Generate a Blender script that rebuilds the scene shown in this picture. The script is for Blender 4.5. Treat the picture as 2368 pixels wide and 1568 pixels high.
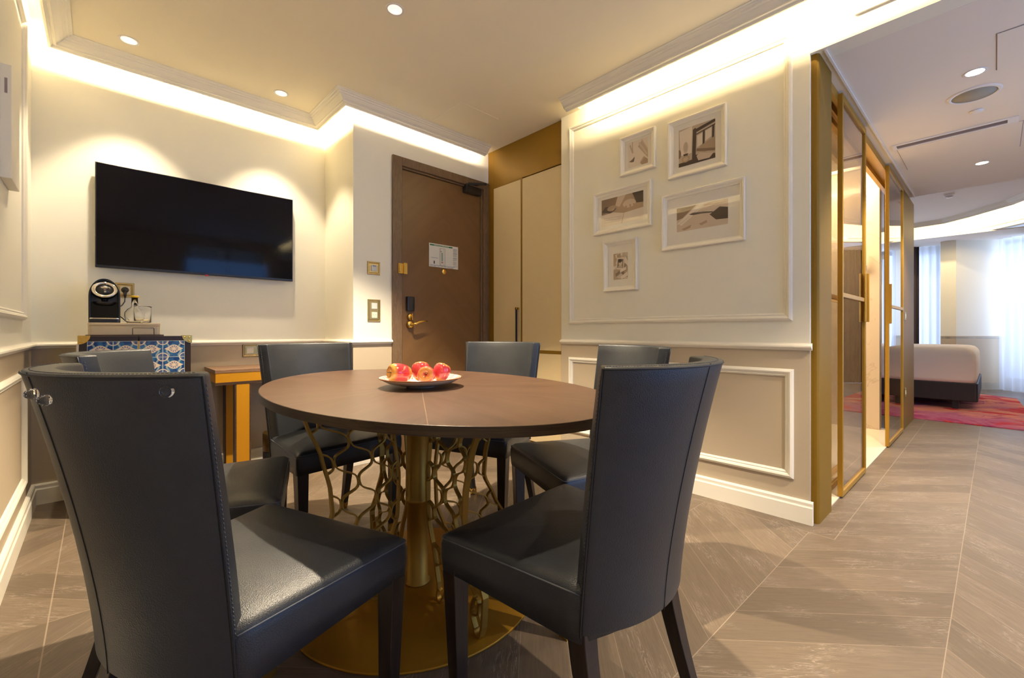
import bpy, math, random
from mathutils import Vector, Matrix
random.seed(7)
for o in list(bpy.data.objects): bpy.data.objects.remove(o)
SC = bpy.context.scene
COL = SC.collection
PI = math.pi
# ------------------------------------------------------------------ camera
AZ = math.radians(46.34)
cam = bpy.data.cameras.new('camera'); camo = bpy.data.objects.new('camera', cam); COL.objects.link(camo)
cam.sensor_width = 36; cam.lens = 1000/2368*36; cam.shift_y = -18/2368; cam.clip_start = .02
camo.location = (0, 0, 1.0); camo.rotation_euler = (PI/2, 0, AZ-PI/2)
SC.camera = camo
# ------------------------------------------------------------------ colour, world
SC.view_settings.view_transform = 'Standard'; SC.view_settings.look = 'None'
SC.view_settings.gamma = 1; SC.view_settings.use_curve_mapping = False
SC.view_settings.exposure = 0.68
w = bpy.data.worlds.new('world'); SC.world = w; w.use_nodes = True
w.node_tree.nodes['Background'].inputs[0].default_value = (.62, .74, 1, 1)
w.node_tree.nodes['Background'].inputs[1].default_value = .55
WARM = (1, .79, .46); WARM2 = (1, .83, .60); DAY = (.50, .66, 1)
CEIL = 2.70
def area(name, loc, direction, sx, sy, power, color, spread=PI, xaxis=None):
    l = bpy.data.lights.new(name, 'AREA'); l.shape = 'RECTANGLE'; l.size = sx; l.size_y = sy
    l.energy = power; l.color = color; l.spread = spread
    o = bpy.data.objects.new(name, l); COL.objects.link(o); o.location = loc
    z = -Vector(direction).normalized(); x = Vector(xaxis).normalized(); x = (x - z*x.dot(z)).normalized(); y = z.cross(x)
    o.rotation_euler = Matrix((x, y, z)).transposed().to_euler(); return o
def spot(name, loc, power, color, size=100, blend=.35, r=.025, tilt=(0, 0)):
    l = bpy.data.lights.new(name, 'SPOT'); l.energy = power; l.color = color; l.spot_size = math.radians(size); l.spot_blend = blend
    l.shadow_soft_size = r
    o = bpy.data.objects.new(name, l); COL.objects.link(o); o.location = loc; o.rotation_euler = (tilt[0], tilt[1], 0); return o
# ---- cove light strips behind the cornice
CP = 7.0      # W per metre of cove strip
area('cove_strip_tv', (.53, 3.603, 2.682), (0, 1, -.5), 1.5, .012, CP*1.5*1.2, WARM, PI, (1, 0, 0))
area('cove_strip_left', (-.186, .95, 2.682), (-1, 0, -.5), 5.2, .012, CP*5.2*.8, WARM, PI, (0, 1, 0))
area('cove_strip_jog', (1.261, 3.36, 2.682), (1, 0, -.5), .5, .012, CP*.5, WARM, PI, (0, 1, 0))
area('cove_strip_door', (1.93, 3.063, 2.682), (0, 1, -.5), 1.2, .012, CP*1.2*.55, (1, .84, .66), PI, (1, 0, 0))
area('cove_strip_pictures', (2.497, -.05, 2.682), (1, 0, -.5), 3.9, .012, CP*3.9*.9, WARM, PI, (0, 1, 0))
# ---- recessed spots
DOWN = [(.125, 3.375, 2.70, 46, 78), (.94, 3.375, 2.70, 46, 78), (1.13, 2.08, 2.70, 330, 86), (1.13, .62, 2.70, 60, 90), (2.0, -.75, 2.70, 190, 92), (.4, -1.4, 2.70, 40, 90)]
for i, (x, y, z, p, s) in enumerate(DOWN):
    spot('spot_light', (x, y, z-.03), p, WARM2, s, .45, .022)
# ---- daylight: window behind the camera, bedroom windows
area('window_daylight_back', (1.75, -2.22, 1.3), (0, 1, 0), 1.3, 2.0, 17, (.10, .36, 1), PI, (1, 0, 0))
area('added_fill_side', (3.8, -2.22, 1.3), (-.15, 1, 0), 1.1, 1.9, 20, (.38, .60, 1), PI, (1, 0, 0))  # added fill for the corridor ceiling, from an invented window out of view
# ------------------------------------------------------------------ frame of the corridor side of the flat (turned 1.85 degrees)
DEL = math.radians(-1.85); OX, OY = 2.666, .534
def L2W(s, n): return (OX + s*math.cos(DEL) - n*math.sin(DEL), OY + s*math.sin(DEL) + n*math.cos(DEL))
def spotL(s, n, z, p, color, size=110):
    x, y = L2W(s, n); return spot('spot_light', (x, y, z), p, color, size, .5, .03)
spotL(.877, -.544, 2.435, 160, WARM2); spotL(2.823, -.543, 2.435, 150, WARM2)
for (s, n, sz, p, d) in [(8.6, .9, 1.6, 30, (-1, 0, -.1)), (8.35, -1.4, 1.6, 30, (-.8, .6, -.1))]:
    x, y = L2W(s, n); area('window_daylight_bedroom', (x, y, 1.4), d, sz, 2.2, p, DAY, PI, (-d[1], d[0], 0))
x, y = L2W(7.1, .6); area('cove_strip_bedroom', (x, y, 2.74), (1, 0, -.3), 2.0, .02, 12, WARM, PI, (0, 1, 0))
x, y = L2W(6.55, -.65); area('cove_strip_bedroom', (x, y, 2.74), (.7, -.7, -.3), 1.4, .02, 12, WARM, PI, (.7, .7, 0))
x, y = L2W(6.2, -1.6); area('bedroom_ceiling_glow', (x, y, 2.6), (0, 0, -1), 1.0, 1.0, 8, WARM2, PI, (1, 0, 0))
x, y = L2W(1.9, 1.1); area('bathroom_light', (x, y, 2.5), (0, 0, -1), 1.0, .6, 24, WARM2, PI, (1, 0, 0))
x, y = L2W(2.6, .9); area('bathroom_cove_strip', (x, y, 2.56), (1, 0, -.6), 1.2, .02, 26, WARM, PI, (0, 1, 0))

# ------------------------------------------------------------------ materials
def mat(name, color=(.5, .5, .5), rough=.5, metal=0., spec=.5, trans=0., coat=0., bump=None, emit=None, estr=0, sheen=0):
    m = bpy.data.materials.new(name); m.use_nodes = True; nt = m.node_tree; b = nt.nodes['Principled BSDF']
    b.inputs['Base Color'].default_value = (*color, 1); b.inputs['Roughness'].default_value = rough
    b.inputs['Metallic'].default_value = metal; b.inputs['Specular IOR Level'].default_value = spec
    b.inputs['Transmission Weight'].default_value = trans; b.inputs['Coat Weight'].default_value = coat
    if sheen: b.inputs['Sheen Weight'].default_value = sheen
    if emit: b.inputs['Emission Color'].default_value = (*emit, 1); b.inputs['Emission Strength'].default_value = estr
    # every material carries a little procedural variation
    tc = nt.nodes.new('ShaderNodeTexCoord'); nz = nt.nodes.new('ShaderNodeTexNoise')
    nz.inputs['Scale'].default_value = bump[0] if bump else 60; nz.inputs['Detail'].default_value = 3
    nt.links.new(tc.outputs['Object'], nz.inputs['Vector'])
    bp = nt.nodes.new('ShaderNodeBump'); bp.inputs['Strength'].default_value = bump[1] if bump else .02; bp.inputs['Distance'].default_value = .002
    nt.links.new(nz.outputs['Fac'], bp.inputs['Height']); nt.links.new(bp.outputs['Normal'], b.inputs['Normal'])
    return m
class NG:
    """small helper to write node math"""
    def __init__(s, m): s.nt = m.node_tree; s.b = s.nt.nodes['Principled BSDF']
    def n(s, t, **k):
        x = s.nt.nodes.new(t)
        for a, v in k.items(): setattr(x, a, v)
        return x
    def l(s, a, b): s.nt.links.new(a, b)
    def m(s, op, a, b=None, c=None, clamp=False):
        x = s.n('ShaderNodeMath', operation=op); x.use_clamp = clamp
        for i, v in enumerate((a, b, c)):
            if v is None: continue
            if isinstance(v, (int, float)): x.inputs[i].default_value = v
            else: s.l(v, x.inputs[i])
        return x.outputs[0]
    def mix(s, f, a, b):
        x = s.n('ShaderNodeMix', data_type='RGBA')
        if isinstance(f, (int, float)): x.inputs[0].default_value = f
        else: s.l(f, x.inputs[0])
        for i, v in ((6, a), (7, b)):
            if isinstance(v, tuple): x.inputs[i].default_value = (*v, 1)
            else: s.l(v, x.inputs[i])
        return x.outputs[2]
    def comb(s, a, b, c=0.):
        x = s.n('ShaderNodeCombineXYZ')
        for i, v in enumerate((a, b, c)):
            if isinstance(v, (int, float)): x.inputs[i].default_value = v
            else: s.l(v, x.inputs[i])
        return x.outputs[0]
    def noise(s, vec, scale, detail=3, rough=.5, dist=0):
        x = s.n('ShaderNodeTexNoise'); x.inputs['Scale'].default_value = scale; x.inputs['Detail'].default_value = detail
        x.inputs['Roughness'].default_value = rough; x.inputs['Distortion'].default_value = dist; s.l(vec, x.inputs['Vector']); return x.outputs['Fac']
    def obj(s):
        t = s.n('ShaderNodeTexCoord'); sp = s.n('ShaderNodeSeparateXYZ'); s.l(t.outputs['Object'], sp.inputs[0]); return t.outputs['Object'], sp.outputs
    def pos(s):
        t = s.n('ShaderNodeNewGeometry'); sp = s.n('ShaderNodeSeparateXYZ'); s.l(t.outputs['Position'], sp.inputs[0]); return t.outputs['Position'], sp.outputs
    def ramp(s, f, a, b):  # smoothstep-like linear
        x = s.n('ShaderNodeMapRange'); x.inputs[1].default_value = a; x.inputs[2].default_value = b; s.l(f, x.inputs[0]); return x.outputs[0]
    def bump(s, h, st, dist=.002):
        x = s.n('ShaderNodeBump'); x.inputs['Strength'].default_value = st; x.inputs['Distance'].default_value = dist; s.l(h, x.inputs['Height']); s.l(x.outputs[0], s.b.inputs['Normal'])

UP = (.84, .81, .69); LOW = (.50, .415, .30)
def two_tone():
    m = mat('wall_paint_two_tone', UP, .75); g = NG(m); p, c = g.pos()
    g.l(g.mix(g.m('GREATER_THAN', c[2], .918), LOW, UP), g.b.inputs['Base Color']); return m
WALL = two_tone()
WHITE = mat('white_lacquered_trim', (.84, .80, .69), .45, spec=.4, bump=(5, 0))
CEILM = mat('ceiling_paint', (.86, .78, .60), .8)
SOFF = mat('corridor_ceiling_paint', (.80, .74, .66), .8)
def floor_mat():
    m = mat('chevron_oak_floor', (.3, .2, .14), .42); g = NG(m); v, c = g.obj(); wp, wc = g.pos()
    s, n = c[0], c[1]; W = .5165; B = .2167
    pp = g.m('PINGPONG', n, W); cc = g.m('SUBTRACT', s, pp); al = g.m('ADD', s, pp)
    # border boards along the walls
    b1 = g.m('MULTIPLY', g.m('GREATER_THAN', s, -.112), g.m('GREATER_THAN', n, -.105))
    b2 = g.m('MAXIMUM', g.m('LESS_THAN', wc[0], -.128), g.m('MULTIPLY', g.m('GREATER_THAN', wc[1], 3.56), g.m('LESS_THAN', wc[0], 1.3)))
    bord = g.m('MAXIMUM', b1, b2)
    k = g.m('FLOOR', g.m('DIVIDE', n, W)); t = g.m('DIVIDE', g.m('SUBTRACT', cc, .067), B)
    idx = g.m('FLOOR', t); fr = g.m('SUBTRACT', t, idx)
    wn = g.n('ShaderNodeTexWhiteNoise', noise_dimensions='2D'); g.l(g.comb(idx, k), wn.inputs['Vector']); r = wn.outputs['Value']
    e1 = g.m('LESS_THAN', g.m('MULTIPLY', g.m('MINIMUM', fr, g.m('SUBTRACT', 1, fr)), B), .0011)
    q = g.m('PINGPONG', n, W); e2 = g.m('LESS_THAN', g.m('MINIMUM', q, g.m('SUBTRACT', W, q)), .0013)
    edge = g.m('MULTIPLY', g.m('MAXIMUM', e1, e2), g.m('SUBTRACT', 1, bord))
    e3 = g.m('LESS_THAN', g.m('ABSOLUTE', g.m('ADD', n, .105)), .0018); e4 = g.m('LESS_THAN', g.m('ABSOLUTE', g.m('ADD', s, .112)), .0018)
    e3 = g.m('MULTIPLY', e3, g.m('GREATER_THAN', s, -.112)); e4 = g.m('MULTIPLY', e4, g.m('GREATER_THAN', n, -.105))
    e5 = g.m('LESS_THAN', g.m('ABSOLUTE', g.m('ADD', wc[0], .128)), .002)
    edge = g.m('MAXIMUM', g.m('MAXIMUM', edge, e5), g.m('MAXIMUM', e3, e4))
    # grain, stretched along each board
    gx = g.m('MULTIPLY', al, .75); gy = g.m('MULTIPLY', cc, 11.0); gz = g.m('MULTIPLY', r, 37.0)
    vec = g.comb(gx, gy, gz)
    n1 = g.noise(vec, 3.0, 5, .6, 1.2); n2 = g.noise(vec, 11.0, 4, .6, .4)
    wv = g.m('SINE', g.m('MULTIPLY', n1, 60.0))
    vein = g.m('MULTIPLY', g.ramp(wv, .7, 1.0), g.ramp(g.noise(g.comb(g.m('MULTIPLY', al, 1.5), g.m('MULTIPLY', cc, 4.0), gz), 2.0, 2), .50, .62))
    base = g.mix(r, (.118, .087, .059), (.185, .138, .096))
    base = g.mix(g.m('MULTIPLY', g.ramp(n2, .4, .65), .4), base, (.09, .066, .045))
    base = g.mix(g.m('MULTIPLY', vein, .5), base, (.44, .37, .30))
    base = g.mix(g.m('MULTIPLY', edge, .7), base, (.34, .27, .20))
    g.l(base, g.b.inputs['Base Color']); g.bump(g.m('SUBTRACT', n2, g.m('MULTIPLY', edge, .5)), .12)
    g.l(g.m('ADD', .36, g.m('MULTIPLY', n2, .18)), g.b.inputs['Roughness'])
    return m
FLOOR = floor_mat()
def wood(name, c1, c2, scale=(1, 12, 12), rough=.4, freq=40):
    m = mat(name, c1, rough); g = NG(m); v, c = g.obj()
    vec = g.comb(g.m('MULTIPLY', c[0], scale[0]), g.m('MULTIPLY', c[1], scale[1]), g.m('MULTIPLY', c[2], scale[2]))
    n1 = g.noise(vec, 2.2, 5, .6, .6); n2 = g.noise(vec, 14, 4, .6)
    f = g.m('ADD', g.m('MULTIPLY', g.m('SINE', g.m('MULTIPLY', n1, freq)), .18), n2)
    g.l(g.mix(g.ramp(f, .25, .8), c1, c2), g.b.inputs['Base Color']); g.bump(n2, .08); return m
DOORW = wood('door_oak_frame', (.13, .078, .038), (.19, .12, .064), (12, 12, 1.2), .45, 55)
def chevdoor():
    m = mat('door_chevron_veneer', (.2, .1, .03), .38); g = NG(m); v, c = g.obj()
    a = g.m("ABSOLUTE", c[0]); t = g.m('ADD', c[2], g.m('MULTIPLY', a, .95)); u = g.m('SUBTRACT', c[2], a)
    n1 = g.noise(g.comb(g.m('MULTIPLY', t, 7.0), g.m('MULTIPLY', u, .4)), 1.0, 3, .6); n2 = g.noise(g.comb(g.m('MULTIPLY', t, 60.0), g.m('MULTIPLY', u, 5.0)), 2.0, 3, .6)
    f = g.m('ADD', g.m('MULTIPLY', g.ramp(n1, .35, .65), .8), g.m('MULTIPLY', n2, .35))
    g.l(g.mix(f, (.145, .073, .024), (.18, .094, .034)), g.b.inputs['Base Color']); return m
DOORV = chevdoor()
def tabletop():
    m = mat('walnut_veneer_quarters', (.14, .07, .04), .38, spec=.5); g = NG(m); v, c = g.obj()
    x, y = c[0], c[1]
    ang = g.m('ARCTAN2', y, x); a2 = g.m('ADD', ang, .48); sec = PI/4
    fa = g.m('DIVIDE', g.m('ADD', a2, 20*sec), sec); k = g.m('FLOOR', fa); q = g.m('SUBTRACT', fa, k)
    ca = g.m('SUBTRACT', g.m('MULTIPLY', g.m('ADD', g.m('SUBTRACT', k, 20), .5), sec), .48)
    al = g.m('ADD', g.m('MULTIPLY', x, g.m('COSINE', ca)), g.m('MULTIPLY', y, g.m('SINE', ca)))
    ac = g.m('SUBTRACT', g.m('MULTIPLY', y, g.m('COSINE', ca)), g.m('MULTIPLY', x, g.m('SINE', ca)))
    vec = g.comb(g.m('MULTIPLY', al, 1.0), g.m('MULTIPLY', ac, 9.0), g.m('MULTIPLY', k, 7.3))
    n1 = g.noise(vec, 2.0, 5, .6, 1.0); n2 = g.noise(vec, 16, 4, .6)
    f = g.m('ADD', g.m('MULTIPLY', g.ramp(n1, .3, .7), .7), g.m('MULTIPLY', n2, .4))
    rad = g.m('SQRT', g.m('ADD', g.m('MULTIPLY', x, x), g.m('MULTIPLY', y, y)))
    e = g.m('LESS_THAN', g.m('MULTIPLY', g.m('MULTIPLY', g.m('MINIMUM', q, g.m('SUBTRACT', 1, q)), sec), rad), .0011)
    base = g.mix(f, (.052, .024, .013), (.108, .057, .032)); base = g.mix(g.m('MULTIPLY', e, .5), base, (.30, .19, .12))
    g.l(base, g.b.inputs['Base Color']); g.bump(n2, .05); return m
TOP = tabletop()
EDGE = wood('table_edge_band', (.030, .018, .008), (.070, .043, .020), (1.2, 1.2, 40), .45, 30)
def leather():
    m = mat('blue_grey_leather', (.05, .06, .08), .36, spec=.5); g = NG(m); v, c = g.obj()
    vo = g.n('ShaderNodeTexVoronoi'); vo.inputs['Scale'].default_value = 420; g.l(v, vo.inputs['Vector'])
    n2 = g.noise(v, 5, 4, .6); n3 = g.noise(v, 700, 2)
    g.l(g.mix(g.ramp(n2, .3, .7), (.021, .024, .030), (.032, .036, .042)), g.b.inputs['Base Color'])
    g.l(g.ramp(n2, -.6, 1.6), g.b.inputs['Roughness']); g.b.inputs['Roughness'].default_value = .4
    r = g.m('ADD', .32, g.m('MULTIPLY', n2, .16)); g.l(r, g.b.inputs['Roughness'])
    g.bump(g.m('ADD', vo.outputs['Distance'], g.m('MULTIPLY', n3, .4)), .28, .0015); return m
LEATHER = leather()
PIPE = mat('dark_leather_piping', (.012, .013, .016), .5)
STITCH = mat('blue_grey_thread', (.09, .10, .12), .7)
LEGM = wood('wenge_leg', (.010, .006, .005), (.022, .013, .010), (14, 14, 1), .3, 20)
BRASS = mat('polished_brass', (.72, .47, .12), .22, metal=1)
BRASSD = mat('satin_brass', (.50, .36, .14), .35, metal=1)
GOLDM = mat('satin_gold_table_metal', (.33, .20, .035), .48, metal=.75)
GOLDBASE = mat('brushed_gold_base', (.36, .18, .010), .5, metal=.6)
GOLDP = mat('satin_gold_panel', (.24, .132, .010), .5, metal=.25, spec=.3)
GOLDC = mat('orange_gold_console', (.55, .25, .008), .42, metal=.35)
GOLDF = mat('gold_door_frame', (.48, .27, .03), .4, metal=.5)
BEIGEP = mat('woven_beige_panel', (.66, .53, .31), .7, bump=(900, .2))
DARKW = wood('dark_walnut', (.045, .024, .014), (.08, .045, .028), (1.5, 20, 20), .35, 20)
CONTOP = wood('console_walnut_top', (.17, .095, .055), (.25, .15, .09), (1.5, 20, 20), .35, 20)
BLACKP = mat('black_plastic', (.009, .008, .008), .35)
BLACKG = mat('black_gloss', (.002, .002, .004), .06, spec=.22)
CHROME = mat('chrome', (.75, .72, .68), .12, metal=1)
CREAMP = mat('cream_plastic', (.78, .72, .56), .4)
PAPER = mat('white_paper', (.66, .66, .62), .6)
FRIDGE = mat('taupe_metal_box', (.60, .49, .31), .35, metal=.2)
TRUNK = mat('dark_brown_leatherette', (.022, .012, .008), .35)
SILVER = mat('pale_steel', (.62, .57, .48), .3, metal=.8)
PORC = mat('glazed_porcelain', (.78, .74, .66), .18, coat=.5)
SHEETM = mat('white_bed_linen', (.84, .71, .56), .8)
BEDBASE = mat('black_brown_upholstery', (.02, .015, .013), .5)
BROWNC = mat('brown_velvet_curtain', (.05, .03, .03), .8)
MARBLEF = mat('cream_stone_floor', (.78, .68, .52), .3)
GREYV = mat('warm_grey_louvre', (.30, .24, .22), .5)
SPK = mat('speaker_mesh', (.34, .32, .26), .6, bump=(1500, .4))
LAMPE = mat('lamp_disc', (1, .9, .7), .5, emit=(1, .86, .62), estr=14)
LAMPS = mat('spot_lens', (1, .95, .9), .5, emit=(1, .92, .8), estr=5)
REFL = mat('lit_reflector', (.9, .85, .8), .4, emit=(1, .86, .76), estr=.55)
HOUSE = mat('white_lamp_housing', (.80, .76, .72), .35)
BIRD = mat('brass_and_black_bin', (.16, .10, .03), .3, metal=.8)
def glassmat(name, tint, refl, rough=.0):
    m = bpy.data.materials.new(name); m.use_nodes = True; nt = m.node_tree; nt.nodes.remove(nt.nodes['Principled BSDF'])
    out = nt.nodes['Material Output']; t = nt.nodes.new('ShaderNodeBsdfTransparent'); t.inputs[0].default_value = (*tint, 1)
    g = nt.nodes.new('ShaderNodeBsdfGlossy'); g.inputs['Roughness'].default_value = rough
    fr = nt.nodes.new('ShaderNodeFresnel'); fr.inputs['IOR'].default_value = 1.5
    ad = nt.nodes.new('ShaderNodeMath'); ad.operation = 'MULTIPLY_ADD'; ad.inputs[1].default_value = 1.0; ad.inputs[2].default_value = refl; ad.use_clamp = True
    nt.links.new(fr.outputs[0], ad.inputs[0]); mx = nt.nodes.new('ShaderNodeMixShader')
    ge = nt.nodes.new('ShaderNodeNewGeometry'); iv = nt.nodes.new('ShaderNodeMath'); iv.operation = 'SUBTRACT'; iv.inputs[0].default_value = 1; nt.links.new(ge.outputs['Backfacing'], iv.inputs[1])
    ml = nt.nodes.new('ShaderNodeMath'); ml.operation = 'MULTIPLY'; nt.links.new(ad.outputs[0], ml.inputs[0]); nt.links.new(iv.outputs[0], ml.inputs[1]); nt.links.new(ml.outputs[0], mx.inputs[0])
    nt.links.new(t.outputs[0], mx.inputs[1]); nt.links.new(g.outputs[0], mx.inputs[2]); nt.links.new(mx.outputs[0], out.inputs[0]); return m
PGLASS = glassmat('picture_glass', (1, 1, 1), .0)
DGLASS = glassmat('grey_tinted_glass', (.60, .57, .54), .22)
def realglass(name, color=(1, 1, 1), ior=1.45):
    m = mat(name, color, .01, trans=1); m.node_tree.nodes['Principled BSDF'].inputs['IOR'].default_value = ior; return m
GLASS = realglass('clear_glass', (1, 1, 1), 1.3)
def sheer():
    m = bpy.data.materials.new('white_sheer_fabric'); m.use_nodes = True; nt = m.node_tree; nt.nodes.remove(nt.nodes['Principled BSDF'])
    out = nt.nodes['Material Output']; t = nt.nodes.new('ShaderNodeBsdfTransparent'); d = nt.nodes.new('ShaderNodeBsdfDiffuse'); tr = nt.nodes.new('ShaderNodeBsdfTranslucent')
    d.inputs[0].default_value = (.75, .78, .85, 1); tr.inputs[0].default_value = (.85, .88, .95, 1)
    m1 = nt.nodes.new('ShaderNodeMixShader'); m1.inputs[0].default_value = .6; m2 = nt.nodes.new('ShaderNodeMixShader'); m2.inputs[0].default_value = .72
    nt.links.new(d.outputs[0], m1.inputs[1]); nt.links.new(tr.outputs[0], m1.inputs[2]); nt.links.new(t.outputs[0], m2.inputs[1]); nt.links.new(m1.outputs[0], m2.inputs[2])
    nt.links.new(m2.outputs[0], out.inputs[0]); return m
SHEER = sheer()
def tilemat():
    m = mat('blue_and_white_patterned_tiles', (.1, .2, .5), .15, coat=.5); g = NG(m); v, c = g.obj()
    fx = g.m('FRACT', g.m('DIVIDE', g.m('SUBTRACT', g.m('ABSOLUTE', c[0]), .004), .1035)); fz = g.m('FRACT', g.m('DIVIDE', g.m('ADD', g.m('SUBTRACT', c[2], .944), .96), .096))
    dx = g.m('SUBTRACT', fx, .5); dz = g.m('SUBTRACT', fz, .5)
    r = g.m('SQRT', g.m('ADD', g.m('MULTIPLY', dx, dx), g.m('MULTIPLY', dz, dz))); th = g.m('ARCTAN2', dz, dx)
    ex = g.m('SUBTRACT', .5, g.m('ABSOLUTE', dx)); ez = g.m('SUBTRACT', .5, g.m('ABSOLUTE', dz))
    r2 = g.m('SQRT', g.m('ADD', g.m('MULTIPLY', ex, ex), g.m('MULTIPLY', ez, ez))); th2 = g.m('ARCTAN2', ez, ex)
    n = g.noise(v, 40, 2); base = g.mix(g.ramp(n, .4, .6), (.012, .05, .20), (.03, .15, .36))
    # pale leaves
    leaf = g.m('LESS_THAN', g.m('ABSOLUTE', g.m('ADD', g.m('SUBTRACT', g.m('ABSOLUTE', dx), .27), g.m('MULTIPLY', g.m('SINE', g.m('MULTIPLY', dz, 12.0)), .05))), .045)
    base = g.mix(g.m('MULTIPLY', leaf, .75), base, (.36, .48, .50))
    # eye shape: pointed at both sides
    eye = g.m('LESS_THAN', g.m('ADD', g.m('MULTIPLY', g.m('ABSOLUTE', dz), 1.9), g.m('MULTIPLY', g.m('POWER', g.m('ABSOLUTE', dx), 1.0), 1.15)), .5)
    cream = (.72, .62, .50)
    base = g.mix(g.m('MAXIMUM', g.m('MULTIPLY', eye, g.m('LESS_THAN', g.m('ABSOLUTE', dz), .12)), g.m('LESS_THAN', r, .255)), base, cream)
    pet = g.m('MULTIPLY', g.m('GREATER_THAN', g.m('SINE', g.m('MULTIPLY', th, 10.0)), -.2), g.m('MULTIPLY', g.m('GREATER_THAN', r, .09), g.m('LESS_THAN', r, .205)))
    base = g.mix(g.m('MULTIPLY', pet, .85), base, (.14, .14, .30))
    base = g.mix(g.m('LESS_THAN', g.m('ABSOLUTE', g.m('SUBTRACT', r2, .24)), .025), base, cream)
    pet2 = g.m('MULTIPLY', g.m('GREATER_THAN', g.m('SINE', g.m('MULTIPLY', th2, 10.0)), -.1), g.m('MULTIPLY', g.m('GREATER_THAN', r2, .06), g.m('LESS_THAN', r2, .21)))
    base = g.mix(g.m('MULTIPLY', pet2, .85), base, (.12, .11, .22))
    ed = g.m('LESS_THAN', g.m('MINIMUM', ex, ez), .016); base = g.mix(g.m('MULTIPLY', ed, .8), base, (.62, .72, .72))
    g.l(base, g.b.inputs['Base Color']); return m
TILE = tilemat()
def applemat():
    m = mat('apple_skin', (.5, .02, .02), .16, coat=.6); g = NG(m); v, c = g.obj()
    n = g.noise(g.comb(g.m('MULTIPLY', g.m('ARCTAN2', c[1], c[0]), 3.0), c[2], 0.), 9, 4, .6); n2 = g.noise(v, 14, 3)
    base = g.mix(g.ramp(n2, .35, .65), (.52, .018, .03), (.66, .07, .07))
    top = g.m('ADD', g.ramp(g.m('ABSOLUTE', c[2]), .021, .034), g.m('MULTIPLY', g.m('SUBTRACT', n, .55), 1.0), clamp=True)
    base = g.mix(g.m('MULTIPLY', top, .85), base, (.72, .36, .05)); g.l(base, g.b.inputs['Base Color']); return m
APPLE = applemat()
STEM = mat('apple_stem', (.16, .09, .03), .7)
def platemat():
    m = mat('painted_plate_glaze', (.8, .75, .68), .15, coat=.5); g = NG(m); v, c = g.obj()
    r = g.m('SQRT', g.m('ADD', g.m('MULTIPLY', c[0], c[0]), g.m('MULTIPLY', c[1], c[1]))); th = g.m('ARCTAN2', c[1], c[0])
    a = g.m('GREATER_THAN', g.m('SINE', g.m('ADD', g.m('MULTIPLY', th, 44.0), g.m('MULTIPLY', r, 160.0))), .55)
    b = g.m('GREATER_THAN', g.m('SINE', g.m('SUBTRACT', g.m('MULTIPLY', th, 9.0), g.m('MULTIPLY', r, 60.0))), .5)
    gn = g.n('ShaderNodeNewGeometry'); gs = g.n('ShaderNodeSeparateXYZ'); g.l(gn.outputs['Normal'], gs.inputs[0])
    zone = g.m('MULTIPLY', g.m('MULTIPLY', g.m('GREATER_THAN', r, .104), g.m('LESS_THAN', r, .152)), g.m('GREATER_THAN', gs.outputs[2], 0.))
    base = g.mix(g.m('MULTIPLY', zone, a), (.80, .74, .64), (.30, .12, .04)); base = g.mix(g.m('MULTIPLY', zone, g.m('MULTIPLY', b, .8)), base, (.36, .60, .62))
    base = g.mix(g.m('GREATER_THAN', r, .1548), base, (.36, .13, .05)); g.l(base, g.b.inputs['Base Color']); return m
PLATE = platemat()
def rugmat():
    m = mat('abstract_rug', (.6, .2, .15), .95); g = NG(m); v, c = g.obj()
    n1 = g.noise(v, 1.1, 4, .6, 1.5); n2 = g.noise(g.comb(g.m('ADD', c[0], 9.), c[1]), .9, 4, .6, 1.0); n3 = g.noise(v, 7, 4, .7)
    base = g.mix(g.ramp(n2, .42, .55), (.66, .22, .13), (.40, .09, .17)); base = g.mix(g.ramp(n1, .50, .56), base, (.55, .015, .02))
    base = g.mix(g.ramp(g.noise(g.comb(c[0], g.m('ADD', c[1], 4.)), 1.6, 5, .7, 1), .54, .60), base, (.30, .015, .09)); base = g.mix(g.m('MULTIPLY', g.ramp(n3, .55, .7), .4), base, (.62, .27, .22))
    g.l(base, g.b.inputs['Base Color']); return m
RUG = rugmat()
def marble():
    m = mat('beige_marble', (.6, .5, .38), .2); g = NG(m); v, c = g.obj()
    n = g.noise(v, .9, 5, .6, 1.4); vein = g.ramp(g.m('ABSOLUTE', g.m('SUBTRACT', n, .5)), .012, .0)
    g.l(g.mix(g.m('MULTIPLY', vein, .5), (.66, .55, .41), (.46, .35, .22)), g.b.inputs['Base Color']); return m
MARBLE = marble()

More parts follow.
